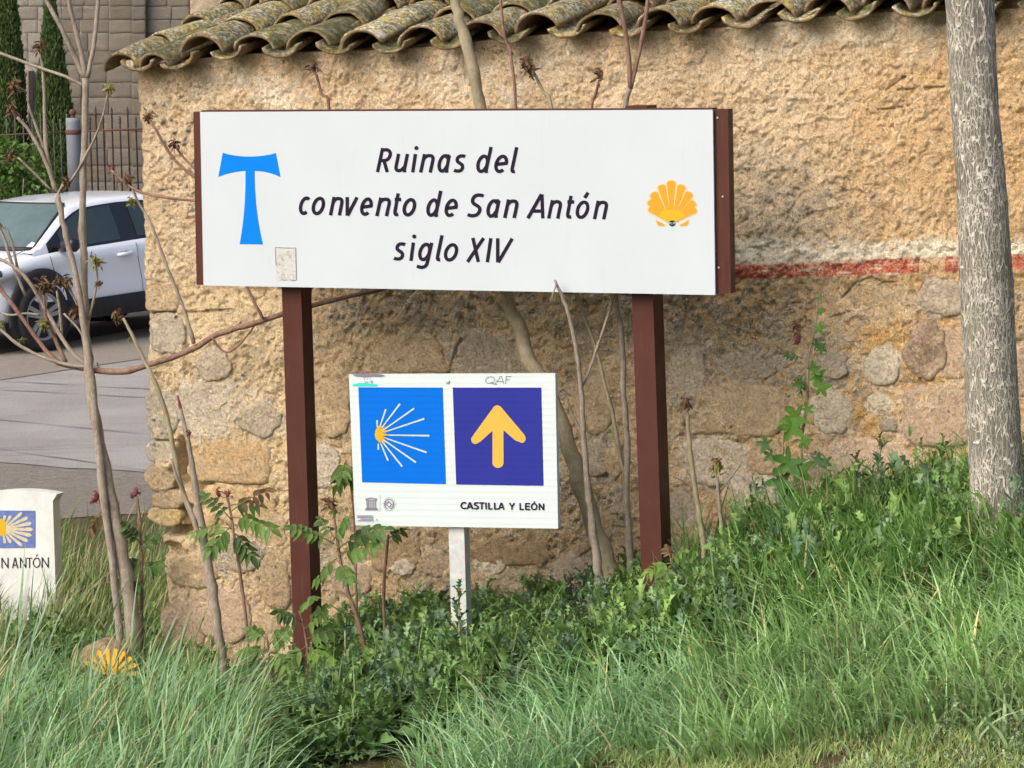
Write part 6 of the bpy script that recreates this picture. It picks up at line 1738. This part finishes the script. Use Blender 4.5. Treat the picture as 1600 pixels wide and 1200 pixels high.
weeds('upright_weeds', Pq[m2], rng.uniform(.22, .38, m2.sum()) * np.interp(xq[m2], [400, 520, 640, 1050, 1200, 1600], [.7, .8, .8, .8, .95, 1.1]) * hs[m2], 20, .085, cols[m2] * np.array([.95, 1.02, 1.1]), 'upright leafy weed stems in the weed carpet', .25, (10, 75), stemmy=1.0)
# feathery grey green herb at the bottom right
Ph, xh, yh = scatter(9000, *AX)
ch = fbm(Ph[:, 0] * 2.4, Ph[:, 1] * 2.4, 3, 81)
m = (xh > 1290 - 160 * (ch - .5)) & (yh > bgl(xh) - 60) & (ch > .40)
n = m.sum(); cols = mixc(n, (.15, .24, .10), (.29, .38, .23))
weeds('feathery_herb', Ph[m], rng.uniform(.05, .14, n), 14, .042, cols, 'grey green feathery herb in the short grass at the lower right', .15, (5, 70), stemmy=.8)
m = (xh > 600) & (xh < 1300) & (yh > bgl(xh) - 40) & (rng.random(len(xh)) < .10); n = m.sum()
weeds('lawn_herb', Ph[m], rng.uniform(.02, .06, n), 9, .035, mixc(n, (.10, .16, .06), (.17, .24, .12)), 'small herbs scattered in the short grass', .3, (0, 45), stemmy=.5)
# dry stalks on the bare earth
Pd, xd, yd = scatter(40000, *AX)
m = (((xd > 600) & (xd < 860) & (yd > 1150) & (yd < 1240)) | ((xd > 960) & (xd < 1180) & (yd > 1120) & (yd < 1185)) | ((xd > 330) & (xd < 470) & (yd > 1080) & (yd < 1220))) & (rng.random(len(xd)) < .32)
n = m.sum(); grass('dry_stalks', Pd[m], rng.uniform(.03, .13, n), dirs(n, (.5, -.5), 2.5), rng.uniform(.7, 1.6, n), rng.uniform(.002, .005, n), mixc(n, (.22, .16, .08), (.38, .30, .17)), 'dry straw stalks lying on the bare earth patches', nseg=3)

# thistles one can pick out
def thistle(px, py, top, off, label, tint=(1, 1, 1)):
    p = at(px, py, off); g = tz(p[0], p[1]); H = at(px, top, off)[2] - g
    root = empty('thistle', (p[0], p[1], g), label, 'plant', 'thistles standing above the weeds')
    b = np.array([p[0], p[1], g]); tip = at(px + trng.uniform(-6, 6), top, off)
    mb = MB(); mb.tube([b - z_ * .03, b * .5 + tip * .5 + u_ * trng.uniform(-.01, .01), tip], [.006, .005, .0025], 7); mb.obj('stem', M['twigolive'], root, True)
    for j in range(11):
        f = .12 + .88 * j / 10; c = b * (1 - f) + tip * f; az = j * 2.4 + trng.uniform(-.3, .3); el = R(18 + 50 * f)
        d = np.array([math.cos(az) * math.cos(el), math.sin(az) * math.cos(el), math.sin(el)]); s = np.array([-math.sin(az), math.cos(az), 0]); u = np.cross(d, s)
        tv, tf = leaf_tpl(j + 40, .22, .3, 9); L = (.15 - .09 * f) * trng.uniform(.8, 1.15)
        V = c + L * (tv[:, :1] * d + tv[:, 1:2] * s + tv[:, 2:] * u * np.sign(u[2]))
        obj('leaf', V, tf, M['leaf'], root, True, np.tile(np.array([.06, .115, .055]) * np.array(tint) * trng.uniform(.8, 1.3), (len(V), 1)))
    inst('flower_bud', BUDS['green'][0], root, tuple(tip - b), (0, 0, 0), (.016, .016, .022))
thistle(1374, 830, 690, -.35, 'tall dark thistle against the wall left of the big tree', (.8, .95, 1.0))
thistle(1345, 850, 722, -.25, 'shorter dark thistle just left of the tallest thistle', (.8, .95, 1.0))
thistle(1400, 840, 738, -.2, 'low branching thistle between the tallest thistle and the big tree', (.85, 1, .9))
thistle(712, 1060, 925, .22, 'pale thistle growing in front of the galvanised post', (1.15, 1.2, 1.3))
thistle(545, 1075, 960, .25, 'spiky thistle right of the left brown post foot', (1, 1.1, 1.2))
thistle(880, 1040, 950, .2, 'pale green thistle in the weeds right of the route sign', (1.2, 1.25, 1.1))
thistle(1180, 960, 820, .1, 'grey green thistle in the weeds right of the pale stems', (1.1, 1.2, 1.2))
thistle(1440, 1000, 890, .5, 'bright green spiky thistle in front of the tall dark grass', (1.5, 1.6, .9))
